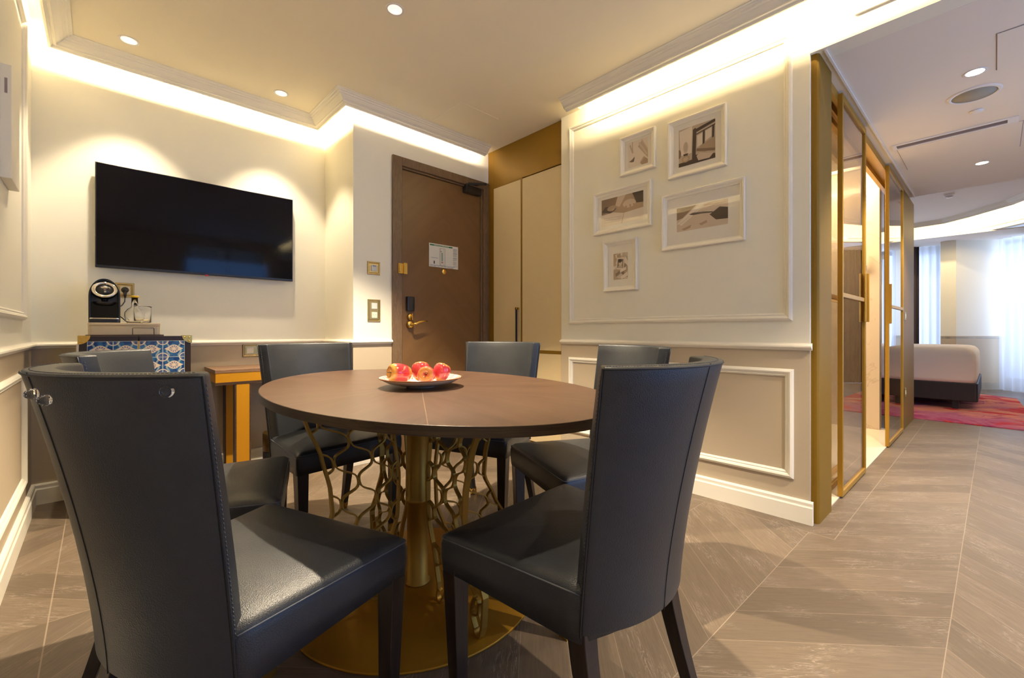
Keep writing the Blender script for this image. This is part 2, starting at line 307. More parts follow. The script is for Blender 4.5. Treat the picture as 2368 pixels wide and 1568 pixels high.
# ------------------------------------------------------------------ mesh helpers
class MB:
    def __init__(s): s.v = []; s.f = []; s.m = []; s.sm = []
    def add(s, vs, fs, mi=0, smooth=False):
        o = len(s.v); s.v += [tuple(v) for v in vs]; s.f += [tuple(i+o for i in f) for f in fs]; s.m += [mi]*len(fs); s.sm += [smooth]*len(fs); return s
    def box(s, x0, x1, y0, y1, z0, z1, mi=0):
        v = [(x, y, z) for x in (x0, x1) for y in (y0, y1) for z in (z0, z1)]
        return s.add(v, [(0, 1, 3, 2), (4, 6, 7, 5), (0, 4, 5, 1), (2, 3, 7, 6), (0, 2, 6, 4), (1, 5, 7, 3)], mi)
    def rbox(s, x0, x1, y0, y1, z0, z1, r=.004, mi=0, seg=3):
        """box with rounded vertical (z) corners"""
        pts = []
        for cx, cy, a0 in ((x1-r, y1-r, 0), (x0+r, y1-r, PI/2), (x0+r, y0+r, PI), (x1-r, y0+r, 1.5*PI)):
            for k in range(seg+1): a = a0+PI/2*k/seg; pts.append((cx+r*math.cos(a), cy+r*math.sin(a)))
        return s.prism(pts, z0, z1, mi)
    def prism(s, pts, z0, z1, mi=0, smooth=False):
        n = len(pts); v = [(x, y, z0) for x, y in pts]+[(x, y, z1) for x, y in pts]
        s.add(v, [(i, (i+1) % n, (i+1) % n+n, i+n) for i in range(n)], mi, smooth)
        o = len(s.v)-2*n; s.f += [tuple(o+i for i in reversed(range(n))), tuple(o+n+i for i in range(n))]; s.m += [mi, mi]; s.sm += [False, False]; return s
    def lathe(s, prof, seg=32, c=(0, 0, 0), mi=0, axis='z', closed=False, smooth=True, sx=1, sy=1):
        v = []
        for r, h in prof:
            for k in range(seg):
                a = 2*PI*k/seg; x, y, z = r*math.cos(a)*sx, r*math.sin(a)*sy, h
                if axis == 'y': x, y, z = x, h, y
                if axis == 'x': x, y, z = h, x, y
                v.append((c[0]+x, c[1]+y, c[2]+z))
        f = []; n = len(prof)
        for i in range(n-1):
            for k in range(seg): f.append((i*seg+k, i*seg+(k+1) % seg, (i+1)*seg+(k+1) % seg, (i+1)*seg+k))
        s.add(v, f, mi, smooth)
        o = len(s.v)-n*seg
        if closed: return s
        if prof[0][0] > 1e-5: s.f.append(tuple(o+k for k in range(seg))); s.m.append(mi); s.sm.append(False)
        if prof[-1][0] > 1e-5: s.f.append(tuple(o+(n-1)*seg+k for k in range(seg))); s.m.append(mi); s.sm.append(False)
        return s
    def tube(s, path, r, seg=8, mi=0, closed=False, flat=None):
        """round tube, or flat ribbon if flat=(width,thick,widthdir function/vector)"""
        P = [Vector(p) for p in path]; n = len(P); v = []
        prev = None
        for i in range(n):
            if closed: d = (P[(i+1) % n]-P[i-1])
            else: d = P[min(i+1, n-1)]-P[max(i-1, 0)]
            d.normalize()
            if flat: 
                wdir = Vector(flat[2](P[i]) if callable(flat[2]) else flat[2]); a = (wdir - d*wdir.dot(d)).normalized(); b = d.cross(a)
                for (p, q) in ((1, 1), (-1, 1), (-1, -1), (1, -1)): v.append(P[i]+a*flat[0]/2*p+b*flat[1]/2*q)
            else:
                if prev is None: a = d.orthogonal().normalized()
                else: a = (prev-d*prev.dot(d)).normalized()
                prev = a; b = d.cross(a); rr = r[i] if isinstance(r, (list, tuple)) else r
                for k in range(seg): t = 2*PI*k/seg; v.append(P[i]+(a*math.cos(t)+b*math.sin(t))*rr)
        m = 4 if flat else seg; f = []
        for i in range(n if closed else n-1):
            j = (i+1) % n
            for k in range(m): f.append((i*m+k, i*m+(k+1) % m, j*m+(k+1) % m, j*m+k))
        if not closed: f += [tuple(reversed(range(m))), tuple((n-1)*m+k for k in range(m))]
        return s.add(v, f, mi, not flat)
    def sweep(s, path, prof, N, closed=False, mi=0, caps=True):
        P = [Vector(p) for p in path]; N = Vector(N).normalized(); n = len(P); v = []; m = len(prof)
        for i in range(n):
            if closed: d0 = P[i]-P[i-1]; d1 = P[(i+1) % n]-P[i]
            else: d0 = P[i]-P[i-1] if i else P[1]-P[0]; d1 = P[i+1]-P[i] if i < n-1 else P[i]-P[i-1]
            o0 = d0.normalized().cross(N); o1 = d1.normalized().cross(N); mm = (o0+o1)/(1+o0.dot(o1))
            for a, b in prof: v.append(P[i]+mm*a+N*b)
        f = []
        for i in range(n if closed else n-1):
            j = (i+1) % n
            for k in range(m): f.append((i*m+k, j*m+k, j*m+(k+1) % m, i*m+(k+1) % m))
        if not closed and caps: f += [tuple(range(m)), tuple(reversed([(n-1)*m+k for k in range(m)]))]
        return s.add(v, f, mi)
    def build(s, name, m, parent=None, loc=None, rz=None, bevel=0, fixn=True):
        me = bpy.data.meshes.new(name); me.from_pydata(s.v, [], s.f)
        ms = m if isinstance(m, (list, tuple)) else [m]
        for x in ms: me.materials.append(x)
        for p, mi, sm in zip(me.polygons, s.m, s.sm): p.material_index = mi; p.use_smooth = sm
        me.update()
        if fixn:
            import bmesh; bm = bmesh.new(); bm.from_mesh(me); bmesh.ops.recalc_face_normals(bm, faces=bm.faces); bm.to_mesh(me); bm.free()
        o = bpy.data.objects.new(name, me); COL.objects.link(o)
        if parent: o.parent = parent
        if loc: o.location = loc
        if rz is not None: o.rotation_euler = (0, 0, rz)
        if bevel:
            b = o.modifiers.new('bevel', 'BEVEL'); b.width = bevel; b.segments = 2; b.limit_method = 'ANGLE'; b.angle_limit = math.radians(40)
        return o
def tag(o, label=None, cat=None, group=None, kind=None):
    if label: o['label'] = label
    if cat: o['category'] = cat
    if group: o['group'] = group
    if kind: o['kind'] = kind
    return o
def thing(name, label, cat, loc=(0, 0, 0), rz=0, group=None):
    o = bpy.data.objects.new(name, None); COL.objects.link(o); o.location = loc; o.rotation_euler = (0, 0, rz); o.empty_display_size = .05
    return tag(o, label, cat, group)
def struct(o, label=None, cat=None): return tag(o, label, cat, kind='structure')
def subsurf(o, n=2):
    m = o.modifiers.new('s', 'SUBSURF'); m.levels = n; m.render_levels = n; return o
def textmesh(name, body, size, m, parent, matrix, extrude=.0002):
    cu = bpy.data.curves.new(name, 'FONT'); cu.body = body; cu.size = size; cu.extrude = extrude; cu.align_x = 'CENTER'; cu.align_y = 'CENTER'
    t = bpy.data.objects.new(name+'_tmp', cu); COL.objects.link(t); dg = bpy.context.evaluated_depsgraph_get(); dg.update()
    me = bpy.data.meshes.new_from_object(t.evaluated_get(dg)); bpy.data.objects.remove(t); me.transform(matrix)
    me.materials.clear(); me.materials.append(m); o = bpy.data.objects.new(name, me); COL.objects.link(o); o.parent = parent; return o
RC = DEL; RL = (OX, OY, 0)   # placement of things built in corridor coordinates

# ================================================================== STRUCTURE
# floor (object coordinates = corridor coordinates, so the chevrons run with the corridor)
MB().add([(-3.6, -4.6, 0), (11.5, -4.6, 0), (11.5, 4.0, 0), (-3.6, 4.0, 0)], [(0, 1, 2, 3)]).box(-3.6, 11.5, -4.6, 4.0, -.05, -.001)
b = MB().box(-3.6, 11.5, -4.6, 4.0, -.05, 0); struct(b.build('floor', FLOOR, loc=RL, rz=RC))
XL, YT, YD, XJ, XP, XC = -.283, 3.704, 3.15, 1.37, 2.666, 2.69
def wallobj(name, boxes, m=None):
    b = MB()
    for q in boxes: b.box(*q)
    return struct(b.build(name, m or WALL))
wallobj('wall_left', [(XL-.1, XL, -2.4, YT+.1, 0, 2.84)])
wallobj('wall_back', [(XL, XJ+.0, YT, YT+.1, 0, 2.84)])
wallobj('wall_entrance', [(XJ, 1.700, YD, YT+.1, 0, 2.84), (1.700, 2.69, YD, YT+.1, 2.385, 2.84), (1.700, 2.69, YD+.14, YT+.1, 0, 2.385)])
wallobj('wall_pictures', [(XP, 2.80, .556, 2.224, 0, 2.84)])
wallobj('wall_front', [(XL, 1.1, -2.4, -2.3, 0, 2.84), (1.1, 2.4, -2.4, -2.3, 2.6, 2.84), (1.1, 2.4, -2.4, -2.3, 0, .25), (2.4, 3.2, -2.4, -2.3, 0, 2.84), (3.2, 4.4, -2.4, -2.3, 0, .25), (3.2, 4.4, -2.4, -2.3, 2.43, 2.84), (4.4, 9.5, -2.4, -2.3, 0, 2.84)])
# window behind the viewer (seen only as reflections)
g = MB()
for (a, b_, c, d) in ((1.1, 2.4, .25, .31), (1.1, 2.4, 2.54, 2.60), (1.1, 1.16, .31, 2.54), (2.34, 2.4, .31, 2.54), (1.72, 1.78, .31, 2.54)): g.box(a, b_, -2.37, -2.31, c, d)
struct(g.build('window_1', WHITE))
g = MB()
for (a, b_, c, d) in ((3.2, 4.4, .25, .31), (3.2, 4.4, 2.37, 2.43), (3.2, 3.26, .31, 2.37), (4.34, 4.4, .31, 2.37), (3.77, 3.83, .31, 2.37)): g.box(a, b_, -2.37, -2.31, c, d)
struct(g.build('added_side_window', WHITE))  # unseen window, added to go with the side fill light
# header above the corridor opening (turned with the corridor)
struct(MB().box(0, .12, -4.2, .06, 2.441, 2.84).build('wall_header', WALL, loc=RL, rz=RC))
# ceilings
poly = [(-.178, 3.595), (1.253, 3.595), (1.253, 3.055), (2.585, 3.055), (2.585, 3.149), (2.70, 3.149), (2.70, 2.035), (2.489, 2.035), (2.489, -2.3), (-.178, -2.3)]
struct(MB().prism(poly, CEIL, CEIL+.012).build('ceiling', CEILM))
struct(MB().box(XL-.1, 2.9, -2.4, YT+.1, 2.80, 2.84).build('ceiling_cove', CEILM))
CPROF = [(0, 0), (.010, 0), (.012, .008), (.022, .012), (.034, .018), (.050, .028), (.062, .040), (.066, .046), (.074, .048), (.078, .056), (.088, .058), (.092, .064), (.103, .066), (.103, .0698), (.035, .0698), (.035, .012), (0, .012)]
CPROF = [(-a, b) for a, b in CPROF]
def cprof(sign): return [(a*sign, b) for a, b in CPROF]
c = MB().sweep([(-.213, -2.3, 2.63), (-.213, 3.63, 2.63), (1.288, 3.63, 2.63), (1.288, 3.09, 2.63), (2.60, 3.09, 2.63)], cprof(-1), (0, 0, 1))
struct(c.build('trim_1', WHITE))
c = MB().sweep([(2.524, 2.05, 2.63), (2.524, -2.3, 2.63)], cprof(-1), (0, 0, 1)); struct(c.build('trim_2', WHITE))
# dado rail
RPROF = [(0, 0), (.006, 0), (.009, .006), (.013, .009), (.020, .011), (.024, .017), (.023, .024), (.016, .029), (.007, .032), (.004, .037), (0, .037)]
r = MB().sweep([(XL, -2.3, .900), (XL, YT, .900), (XJ, YT, .900), (XJ, YD, .900), (1.683, YD, .900)], RPROF, (0, 0, 1)); struct(r.build('trim_3', WHITE))
r = MB().sweep([(XP, 2.224, .900), (XP, .545, .900)], RPROF, (0, 0, 1)); struct(r.build('trim_4', WHITE))
# return of the rail round the corner of the picture wall
BPROF = [(0, 0), (.022, 0), (.022, .086), (.018, .092), (.017, .096), (.017, .110), (.012, .117), (0, .118)]
s_ = MB().sweep([(XL, -2.3, 0), (XL, YT, 0), (XJ, YT, 0), (XJ, YD, 0), (1.683, YD, 0)], BPROF, (0, 0, 1)); struct(s_.build('baseboard_left', WHITE))
s_ = MB().sweep([(XP, 2.224, 0), (XP, .540, 0)], BPROF, (0, 0, 1)); struct(s_.build('baseboard_right', WHITE))
# panel mouldings
MPROF = [(0, 0), (0, .006), (-.005, .014), (-.014, .019), (-.022, .016), (-.028, .010), (-.033, .011), (-.040, .006), (-.042, 0)]
def panel(y0, y1, z0, z1, X, N, idx):
    pts = [(X, y0, z0), (X, y1, z0), (X, y1, z1), (X, y0, z1)]
    if N[0] > 0: pts = pts  # orientation so that the offset points outward
    else: pts = pts[::-1]
    struct(MB().sweep(pts, MPROF, N, True).build('trim_%d' % idx, WHITE))
panel(.633, 2.141, 1.056, 2.592, XP, (-1, 0, 0), 5); panel(.627, 2.145, .216, .798, XP, (-1, 0, 0), 6)
panel(.90, 3.313, 1.056, 2.592, XL, (1, 0, 0), 7); panel(.90, 3.313, .216, .798, XL, (1, 0, 0), 8)

# ---- entrance door
d = bpy.data.objects.new('door_1', None); COL.objects.link(d); d.location = (2.192, YD, 0); struct(d, 'brown chevron veneer entrance door in an oak frame beside the wardrobe', 'door')
fr = MB()
jp = [(0, -.02), (0, .10), (.078, .10), (.078, .012), (.072, .012), (.072, -.008), (.066, -.02)]  # across, depth (y)
def fbox(x0, x1, z0, z1): fr.box(x0, x1, -.020, .10, z0, z1)
fbox(-.510, -.427, 0, 2.405); fbox(.427, .497, 0, 2.405); fbox(-.427, .427, 2.335, 2.405)
fr.box(-.427, -.413, .0, .03, 0, 2.335); fr.box(.413, .427, .0, .03, 0, 2.335); fr.box(-.413, .413, .0, .03, 2.321, 2.335)
f_ = fr.build('door_frame', DOORW, d, bevel=.003)
sl = MB().box(-.411, .411, .016, .06, .005, 2.318).build('door_leaf', DOORV, d, bevel=.002)
# closer
cl = MB().box(.205, .385, -.042, .016, 2.262, 2.322); cl.lathe([(.018, .0), (.018, .02), (.010, .024), (0, .024)], 16, (.23, -.015, 2.322)); co = cl.build('door_closer', BLACKP, d, bevel=.004)
tag(co, 'black door closer')
am = MB().tube([(.24, -.015, 2.348), (.31, -.06, 2.350), (.38, -.105, 2.352)], 0, flat=(.020, .006, (0, 0, 1))); am.tube([(.30, .0, 2.356), (.34, -.05, 2.356), (.38, -.105, 2.358)], 0, flat=(.016, .006, (0, 0, 1)))
am.lathe([(.009, 0), (.009, .014), (0, .014)], 12, (.38, -.105, 2.346)); am.box(.28, .34, -.022, .0, 2.346, 2.366); am.build('closer_arm', BLACKP, co)
# card lock, cylinder, lever, guard, spyhole
k = MB().rbox(-.376, -.306, -.014, .017, 1.166, 1.284, .012); ko = k.build('electronic_lock', BLACKP, d, bevel=.004); tag(ko, 'black electronic door lock')
k = MB().lathe([(0, -.012), (.018, -.012), (.025, -.008), (.026, .016)], 24, (-.342, 0, 1.117), axis='y'); k.box(-.346, -.338, -.036, -.01, 1.092, 1.145); ko = k.build('thumb_turn', BRASS, d, bevel=.002)
k = MB().lathe([(0, -.012), (.022, -.012), (.030, -.007), (.031, .016)], 24, (-.342, 0, 1.055), axis='y'); k.lathe([(.010, -.05), (.011, .0)], 16, (-.342, 0, 1.055), axis='y')
k.tube([(-.345, -.048, 1.054), (-.325, -.054, 1.060), (-.295, -.056, 1.074), (-.255, -.056, 1.083), (-.212, -.056, 1.084)], [.011, .011, .010, .0075, .004], 12); k.build('lever_handle', BRASS, d)
k = MB().box(-.468, -.410, -.034, -.018, 1.462, 1.545); k.box(-.428, -.396, -.05, -.028, 1.458, 1.549); k.box(-.462, -.45, -.046, -.03, 1.472, 1.535); k.build('door_guard', BRASS, d, bevel=.003)
k = MB().lathe([(0, .010), (.020, .010), (.024, .013), (.024, .017)], 24, (.003, 0, 1.522), axis='y'); k.build('spyhole_cover', BRASS, d)
# evacuation plan
ev = thing('evacuation_plan', 'white evacuation plan sheet with a green title bar stuck on the brown door', 'notice', (2.192, YD+.0145, 1.657))
W2, H2 = .153, .101
MB().box(-W2, W2, -.001, .001, -H2, H2).build('sheet', PAPER, ev)
GREEN = mat('green_print', (.005, .16, .07), .5); INK = mat('grey_print', (.22, .22, .21), .6); BLUEP = mat('blue_grey_print', (.25, .30, .42), .6); BLK = mat('black_print', (.02, .015, .015), .6); REDP = mat('red_print', (.5, .12, .08), .6)
MB().box(-W2+.008, .092, -.0016, -.001, H2-.020, H2-.008).build('title_bar', GREEN, ev)
textmesh('title_text', 'PLANTA DE EMERGÊNCIA', .0135, PAPER, ev, Matrix.Translation((-.026, -.0018, H2-.0142)) @ Matrix.Rotation(PI/2, 4, 'X'))
g = MB(); y0, y1 = -.0016, -.001
g.box(-.046, -.044, y0, y1, -.082, .068); g.box(.012, .014, y0, y1, -.082, .064); g.box(-.046, .014, y0, y1, -.084, -.081); g.box(-.046, .014, y0, y1, .066, .068)
for i in range(13):
    z = -.078+i*.0112
    g.box(-.044, -.030, y0, y1, z, z+.0012); g.box(-.008, .012, y0, y1, z+.004, z+.0052); g.box(-.030, -.029, y0, y1, z, z+.008); g.box(-.009, -.008, y0, y1, z, z+.008)
    g.box(-.040, -.035, y0, y1, z+.004, z+.0065)
g.box(-.040, -.022, y0, y1, .036, .042)
for i in range(30):
    z = .070-i*.0052
    if i % 7 != 6: g.box(.098, .143-random.random()*.01, y0, y1, z, z+.0017)
for i in range(7): g.box(-.143+i*.036, -.116+i*.036, y0, y1, -.094, -.091)
g.build('floor_plan_drawing', INK, ev)
g = MB(); g.box(-.134, -.062, y0, y1, -.024, -.020)
for z in (.072, .034, -.008): g.box(.100, .143, y0, y1, z+.002, z+.006)
g.box(-.143, .118, y0, y1, -.087, -.083); tag(g.build('blue_print_lines', BLUEP, ev), kind='stuff')
g = MB(); g.box(-.106, -.096, y0, y1, -.074, -.048); g.build('key_plan', BLK, ev)
g = MB(); g.box(-.026, -.012, y0, y1, -.062, -.050); g.box(-.105, -.09, y0-.0001, y1, -.0945, -.0935); g.box(.06, .10, y0, y1, -.099, -.097); tag(g.build('red_marks', REDP, ev), kind='stuff')
g = MB(); g.box(-.023, -.016, y0, y1, -.045, .030); g.build('escape_route', GREEN, ev)

# ---- wardrobe
wd = thing('wardrobe', 'built-in wardrobe with beige woven doors and gold surround between the door and the picture wall', 'wardrobe', (XC, 2.66, 0))
def yl(y): return y-2.66
g = MB().box(.018, .40, yl(2.226), yl(3.149), 0, 2.699)
g.box(0, .018, yl(3.070), yl(3.149), 0, 2.699); g.box(0, .018, yl(2.226), yl(3.069), 2.350, 2.699); g.box(0, .018, yl(2.226), yl(3.069), 0, .05)
g.box(-.0055, .004, yl(2.6835), yl(2.7025), .05, 2.350); g.box(-.0055, .004, yl(2.226), yl(3.069), .8135, .8385); g.box(-.0055, .004, yl(2.7025), yl(3.069), 2.3385, 2.350)
g.build('gold_surround', GOLDP, wd, bevel=.0015)
for (a, b_) in ((2.704, 3.062), (2.24, 2.682)):
    dd = MB().box(-.006, .014, yl(a), yl(b_), .840, 2.338).build('wardrobe_door', BEIGEP, wd, bevel=.0015)
    if a > 2.6:
        h = MB().box(-.040, -.026, yl(2.722), yl(2.736), .80, 1.195).build('handle', BLACKP, dd, bevel=.002); tag(h, 'long black bar handle with brass ends')
        [MB().box(-.042, .0, yl(2.719), yl(2.739), z_, z_+.02).build('handle_end', BRASS, h, bevel=.002) for z_ in (1.190, .79)]
for (a, b_) in ((2.704, 3.062), (2.24, 2.682)): MB().box(-.006, .014, yl(a), yl(b_), .06, .812).build('lower_door', BEIGEP, wd, bevel=.0015)

# ---- cladding and rest of the corridor wall, corridor coordinates (s along, n across)
def cor(name, mb, m, bevel=0): return struct(mb.build(name, m, loc=RL, rz=RC, bevel=bevel))
cor('trim_9', MB().rbox(.022, .300, -.012, .14, 0, 2.441, .02), GOLDP)
cor('wall_corridor', MB().box(3.15, 4.05, .0, .14, 0, 2.441), GOLDP)
cor('ceiling_corridor', MB().box(.122, 3.66, -4.2, .15, 2.4415, 2.84), SOFF)
tb = MB().box(.30, 3.15, .012, .035, 2.385, 2.441).box(.30, 3.15, .10, .13, 2.385, 2.441).box(.30, 3.15, .035, .10, 2.425, 2.441); cor('trim_10', tb, GOLDF)
cor('trim_11', MB().box(.30, 3.15, .005, .16, 0.0, .006), MARBLEF)
cor('trim_12', MB().box(.02, 3.66, -.045, -.035, 2.432, 2.441), SOFF)
# bathroom behind the glass
cor('wall_bathroom_side', MB().box(3.02, 3.14, .16, 1.6, 0, 2.70), MARBLE)
cor('wall_bathroom_back', MB().box(.14, 3.02, 1.5, 1.6, 0, 2.70), MARBLE)
cor('wall_bathroom_end', MB().box(.15, .17, .16, 1.5, 0, 2.70), MARBLE)
cor('floor_bathroom', MB().box(.17, 3.02, .16, 1.5, 0, .004), MARBLEF)
cor('ceiling_bathroom', MB().box(.17, 2.75, .16, 1.5, 2.60, 2.63), SOFF)

def sliding_door(name, s0, s1, n0, n1, label, handle, right=True):
    t = thing(name, label, 'sliding door', (*L2W((s0+s1)/2, (n0+n1)/2), 0), RC); hw = (s1-s0)/2; a, b_ = -(n1-n0)/2, (n1-n0)/2
    g = MB(); st = .022
    g.box(-hw, -hw+st, a, b_, .008, 2.425); g.box(hw-st, hw, a, b_, .008, 2.425); g.box(-hw+st, hw-st, a, b_, .008, .040); g.box(-hw+st, hw-st, a, b_, 2.385, 2.425)
    g.box(-hw+st, hw-st, a, b_, 1.205, 1.232); g.build('frame', GOLDF, t, bevel=.002)
    MB().box(-hw+st, hw-st, -.003, .003, .040, 1.205).build('lower_pane', DGLASS, t); MB().box(-hw+st, hw-st, -.003, .003, 1.232, 2.385).build('upper_pane', DGLASS, t)
    if handle:
        x0 = hw-.060 if right else -hw+.0
        h = MB().box(x0, x0+.060, a-.007, a, 1.065, 1.405); h.box(x0+(.054 if right else 0), x0+(.060 if right else .006), a-.018, a-.007, 1.065, 1.405); h.build('handle', GOLDF, t, bevel=.002)
    return t
sliding_door('sliding_glass_door', .545, 1.247, -.012, .014, 'grey glass sliding door in a gold frame, nearest to the picture wall', True)
sliding_door('sliding_glass_door', 2.230, 3.11, -.012, .014, 'far grey glass sliding door in a gold frame by the bedroom', True, False)
sliding_door('fixed_glass_panel', .302, .95, .060, .084, 'fixed smoked glass panel in dark gold framing behind the near sliding door', False)
lw = thing('wall_spotlight', 'small white cylinder wall light on the marble bathroom wall', 'wall lamp', (*L2W(3.0, .275), 1.68), RC)
MB().lathe([(.0, -.07), (.02, -.07), (.021, -.066), (.021, .066), (.02, .07), (0, .07)], 20, (-.045, 0, .05)).build('lamp_head', HOUSE, lw)
MB().box(-.028, .0, -.02, .02, -.06, -.01).build('bracket', SILVER, lw, bevel=.003)
# switch and socket on the gold end wall
def plate(name, label, loc, rz, w, h, modules, frame=BRASSD, cat='switch'):
    t = thing(name, label, cat, loc, rz)
    g = MB().sweep([(-w/2, 0, -h/2), (w/2, 0, -h/2), (w/2, 0, h/2), (-w/2, 0, h/2)], [(0, 0), (0, .005), (-.004, .009), (-.009, .009), (-.012, .006), (-.016, .008), (-.016, 0)], (0, -1, 0), True)
    g.box(-w/2+.015, w/2-.015, -.006, 0, -h/2+.015, h/2-.015); g.build('frame', frame, t)
    for (kind, cx_, cz) in modules:
        q = .0225
        if kind == 'socket':
            g = MB().box(cx_-q, cx_+q, -.010, -.004, cz-q, cz+q); ins = g.build('insert', CREAMP, t, bevel=.001)
            k = MB().lathe([(.0195, -.0102), (.0195, -.0112), (.0175, -.0112), (.0175, -.0035), (0, -.0035)], 28, (cx_, 0, cz), axis='y'); k.build('socket_well', CREAMP, ins)
            k = MB()
            for sx in (-.0095, .0095): k.lathe([(0, -.0042), (.0028, -.0042), (.0028, -.0036)], 10, (cx_+sx, 0, cz), axis='y')
            k.build('pin_hole', BLACKP, ins)
        elif kind == 'key':
            g = MB().box(cx_-q, cx_+q, -.012, -.004, cz-q, cz+q); ins = g.build('card_reader', PAPER, t, bevel=.001)
            MB().box(cx_-.014, cx_+.016, -.0125, -.0118, cz+.010, cz+.0215).build('card_slot', BLUEP, ins)
        elif kind == 'thermo':
            MB().box(cx_-q, cx_+q, -.010, -.004, cz-q, cz+q).build('display', PAPER, t, bevel=.001)
        elif kind == 'rocker':
            for sx in (-q/2, q/2):
                g = MB().box(cx_+sx-q/2+.0005, cx_+sx+q/2-.0005, -.012, -.004, cz-q, cz+q); ins = g.build('rocker', CREAMP, t, bevel=.001)
                MB().box(cx_+sx-.0015, cx_+sx+.0015, -.0124, -.0118, cz-.003, cz+.006).build('symbol', INK, ins)
    return t
plate('card_switch', 'square brass framed key card switch on the wall left of the brown door', (1.530, YD, 1.486), 0, .104, .100, [('key', 0, 0)])
plate('light_switch', 'tall brass framed double switch below the key card switch', (1.533, YD, 1.160), 0, .104, .170, [('thermo', 0, .035), ('rocker', 0, -.035)])
plate('wall_socket', 'brass framed socket on the wall between the coffee machine and the carafe', (.118, YT, 1.262), 0, .090, .092, [('socket', 0, 0)], cat='socket')
plate('double_wall_socket', 'brass framed double socket under the dado rail above the console table', (.853, YT, .857), 0, .170, .098, [('socket', -.037, 0), ('socket', .037, 0)], cat='socket')
x, y = L2W(3.175+.12, -.0); plate('corridor_switch', 'small pale switch on the gold end wall of the corridor', (x, y, 1.155), RC, .08, .08, [('thermo', 0, 0)], SILVER)
plate('corridor_socket', 'small brass socket low on the gold end wall of the corridor', (x, y, .375), RC, .08, .09, [('socket', 0, 0)], cat='socket')

# ---- vents, lamps, speaker on the ceilings
def downlight(x, y, z, label, cat='downlight', lit=False, grp=None):
    t = thing('downlight', label, 'ceiling lamp', (x, y, z), 0, grp)
    MB().lathe([(.036, -.001), (.046, -.003), (.048, -.002), (.048, 0), (.036, 0)], 32).build('rim', HOUSE, t)
    if lit: MB().lathe([(0, -.0018), (.037, -.0018), (.037, -.001)], 32).build('diffuser', LAMPE, t)
    else:
        MB().lathe([(.037, -.0014), (.030, -.0012), (0, -.001)], 32).build('reflector', REFL, t)
        MB().lathe([(0, -.0022), (.014, -.0022), (.015, -.0008)], 24, (.010, .010, 0)).build('lens', LAMPS, t)
    return t
downlight(.125, 3.375, CEIL, 'small round recessed ceiling spot above the left end of the television', grp=None)
downlight(.94, 3.375, CEIL, 'small round recessed ceiling spot above the right end of the television')
downlight(1.13, 2.08, CEIL, 'single recessed ceiling spot at the top of the picture above the dining table')
for (s, n, lb) in ((.877, -.544, 'glowing round downlight in the corridor ceiling nearest to the round speaker'), (2.823, -.543, 'glowing round downlight in the corridor ceiling beyond the long air vent')):
    x, y = L2W(s, n); downlight(x, y, 2.441, lb, lit=True)
x, y = L2W(1.20, -.533); t = thing('ceiling_speaker', 'round ceiling speaker with a grey mesh cover in the corridor ceiling', 'speaker', (x, y, 2.441))
MB().lathe([(.098, 0), (.098, -.006), (.112, -.006), (.118, 0)], 40, closed=True).build('rim', HOUSE, t); MB().lathe([(0, -.004), (.098, -.004), (.098, -.001)], 40).build('mesh_cover', SPK, t)
x, y = L2W(1.498, -.537); t = tag(MB().lathe([(0, -.012), (.020, -.012), (.030, -.008), (.032, 0)], 28).build('motion_sensor', HOUSE, loc=(x, y, 2.441)), 'small white round sensor between the speaker and the long air vent', 'sensor')
x, y = L2W(1.85, -.39); t = thing('linear_air_vent', 'long narrow air vent with warm grey louvre in the corridor ceiling', 'air vent', (x, y, 2.441), RC)
g = MB(); g.box(-.060, -.038, -.335, .31, -.008, 0); g.box(.038, .060, -.335, .31, -.008, 0); g.box(-.038, .038, .285, .31, -.008, 0); g.box(-.038, .038, -.335, -.285, -.008, 0); g.build('frame', HOUSE, t, bevel=.001)
g = MB(); g.box(-.038, .038, -.285, .285, -.002, 0)
for i in range(5): g.box(-.032+i*.014, -.028+i*.014, -.285, .285, -.006, -.002)
g.build('louvre', GREYV, t)
def hatch(name, label, s0, s1, n0, n1):
    x, y = L2W((s0+s1)/2, (n0+n1)/2); hs, hn = (s1-s0)/2, (n1-n0)/2
    t = thing(name, label, 'access panel', (x, y, 2.441), RC)
    MB().box(-hs, hs, -hn, hn, -.003, 0).build('cover', SOFF, t); g = MB()
    for q in ((-hs-.004, -hs, -hn-.004, hn+.004), (hs, hs+.004, -hn-.004, hn+.004), (-hs, hs, -hn-.004, -hn), (-hs, hs, hn, hn+.004)): g.box(*q, -.0008, 0)
    g.build('gap', GREYV, t)
hatch('ceiling_hatch', 'flush access panel at the right edge of the corridor ceiling beside the near downlight', .50, .93, -1.10, -.626)
hatch('ceiling_hatch', 'large flush access panel in the corridor ceiling just beyond the long air vent', 1.93, 2.55, -.745, -.10)
t = tag(MB().box(1.94, 2.31, 2.58, 2.97, CEIL-.002, CEIL+.001).build('ceiling_hatch', CEILM), 'nearly invisible flush access panel in the main ceiling in front of the entrance door', 'access panel')
# grille in the header
x, y = L2W(-.0, -.40); t = thing('wall_air_grille', 'white air grille over the corridor opening at the top edge of the picture', 'air vent', (x, y, 2.64), RC)
g = MB(); g.box(-.012, 0, -.70, .235, -.105, -.062); g.box(-.006, 0, -.70, .195, -.062, .16); g.build('frame', WHITE, t, bevel=.001)
g = MB()
for i in range(7): g.box(-.010, -.004, -.70, .180, -.050+i*.022, -.044+i*.022)
g.build('louvre', GOLDM, t)
# hanging box on left wall
t = thing('wall_panel_box', 'shallow white rectangular box on the left wall above the dado rail', 'wall panel', (XL, 2.732, 1.832))
MB().box(0, .031, -.116, .116, -.225, .225).build('cover', WHITE, t, bevel=.002)
MB().box(.012, .020, -.1165, -.1158, .11, .17).build('slot', GREYV, t)

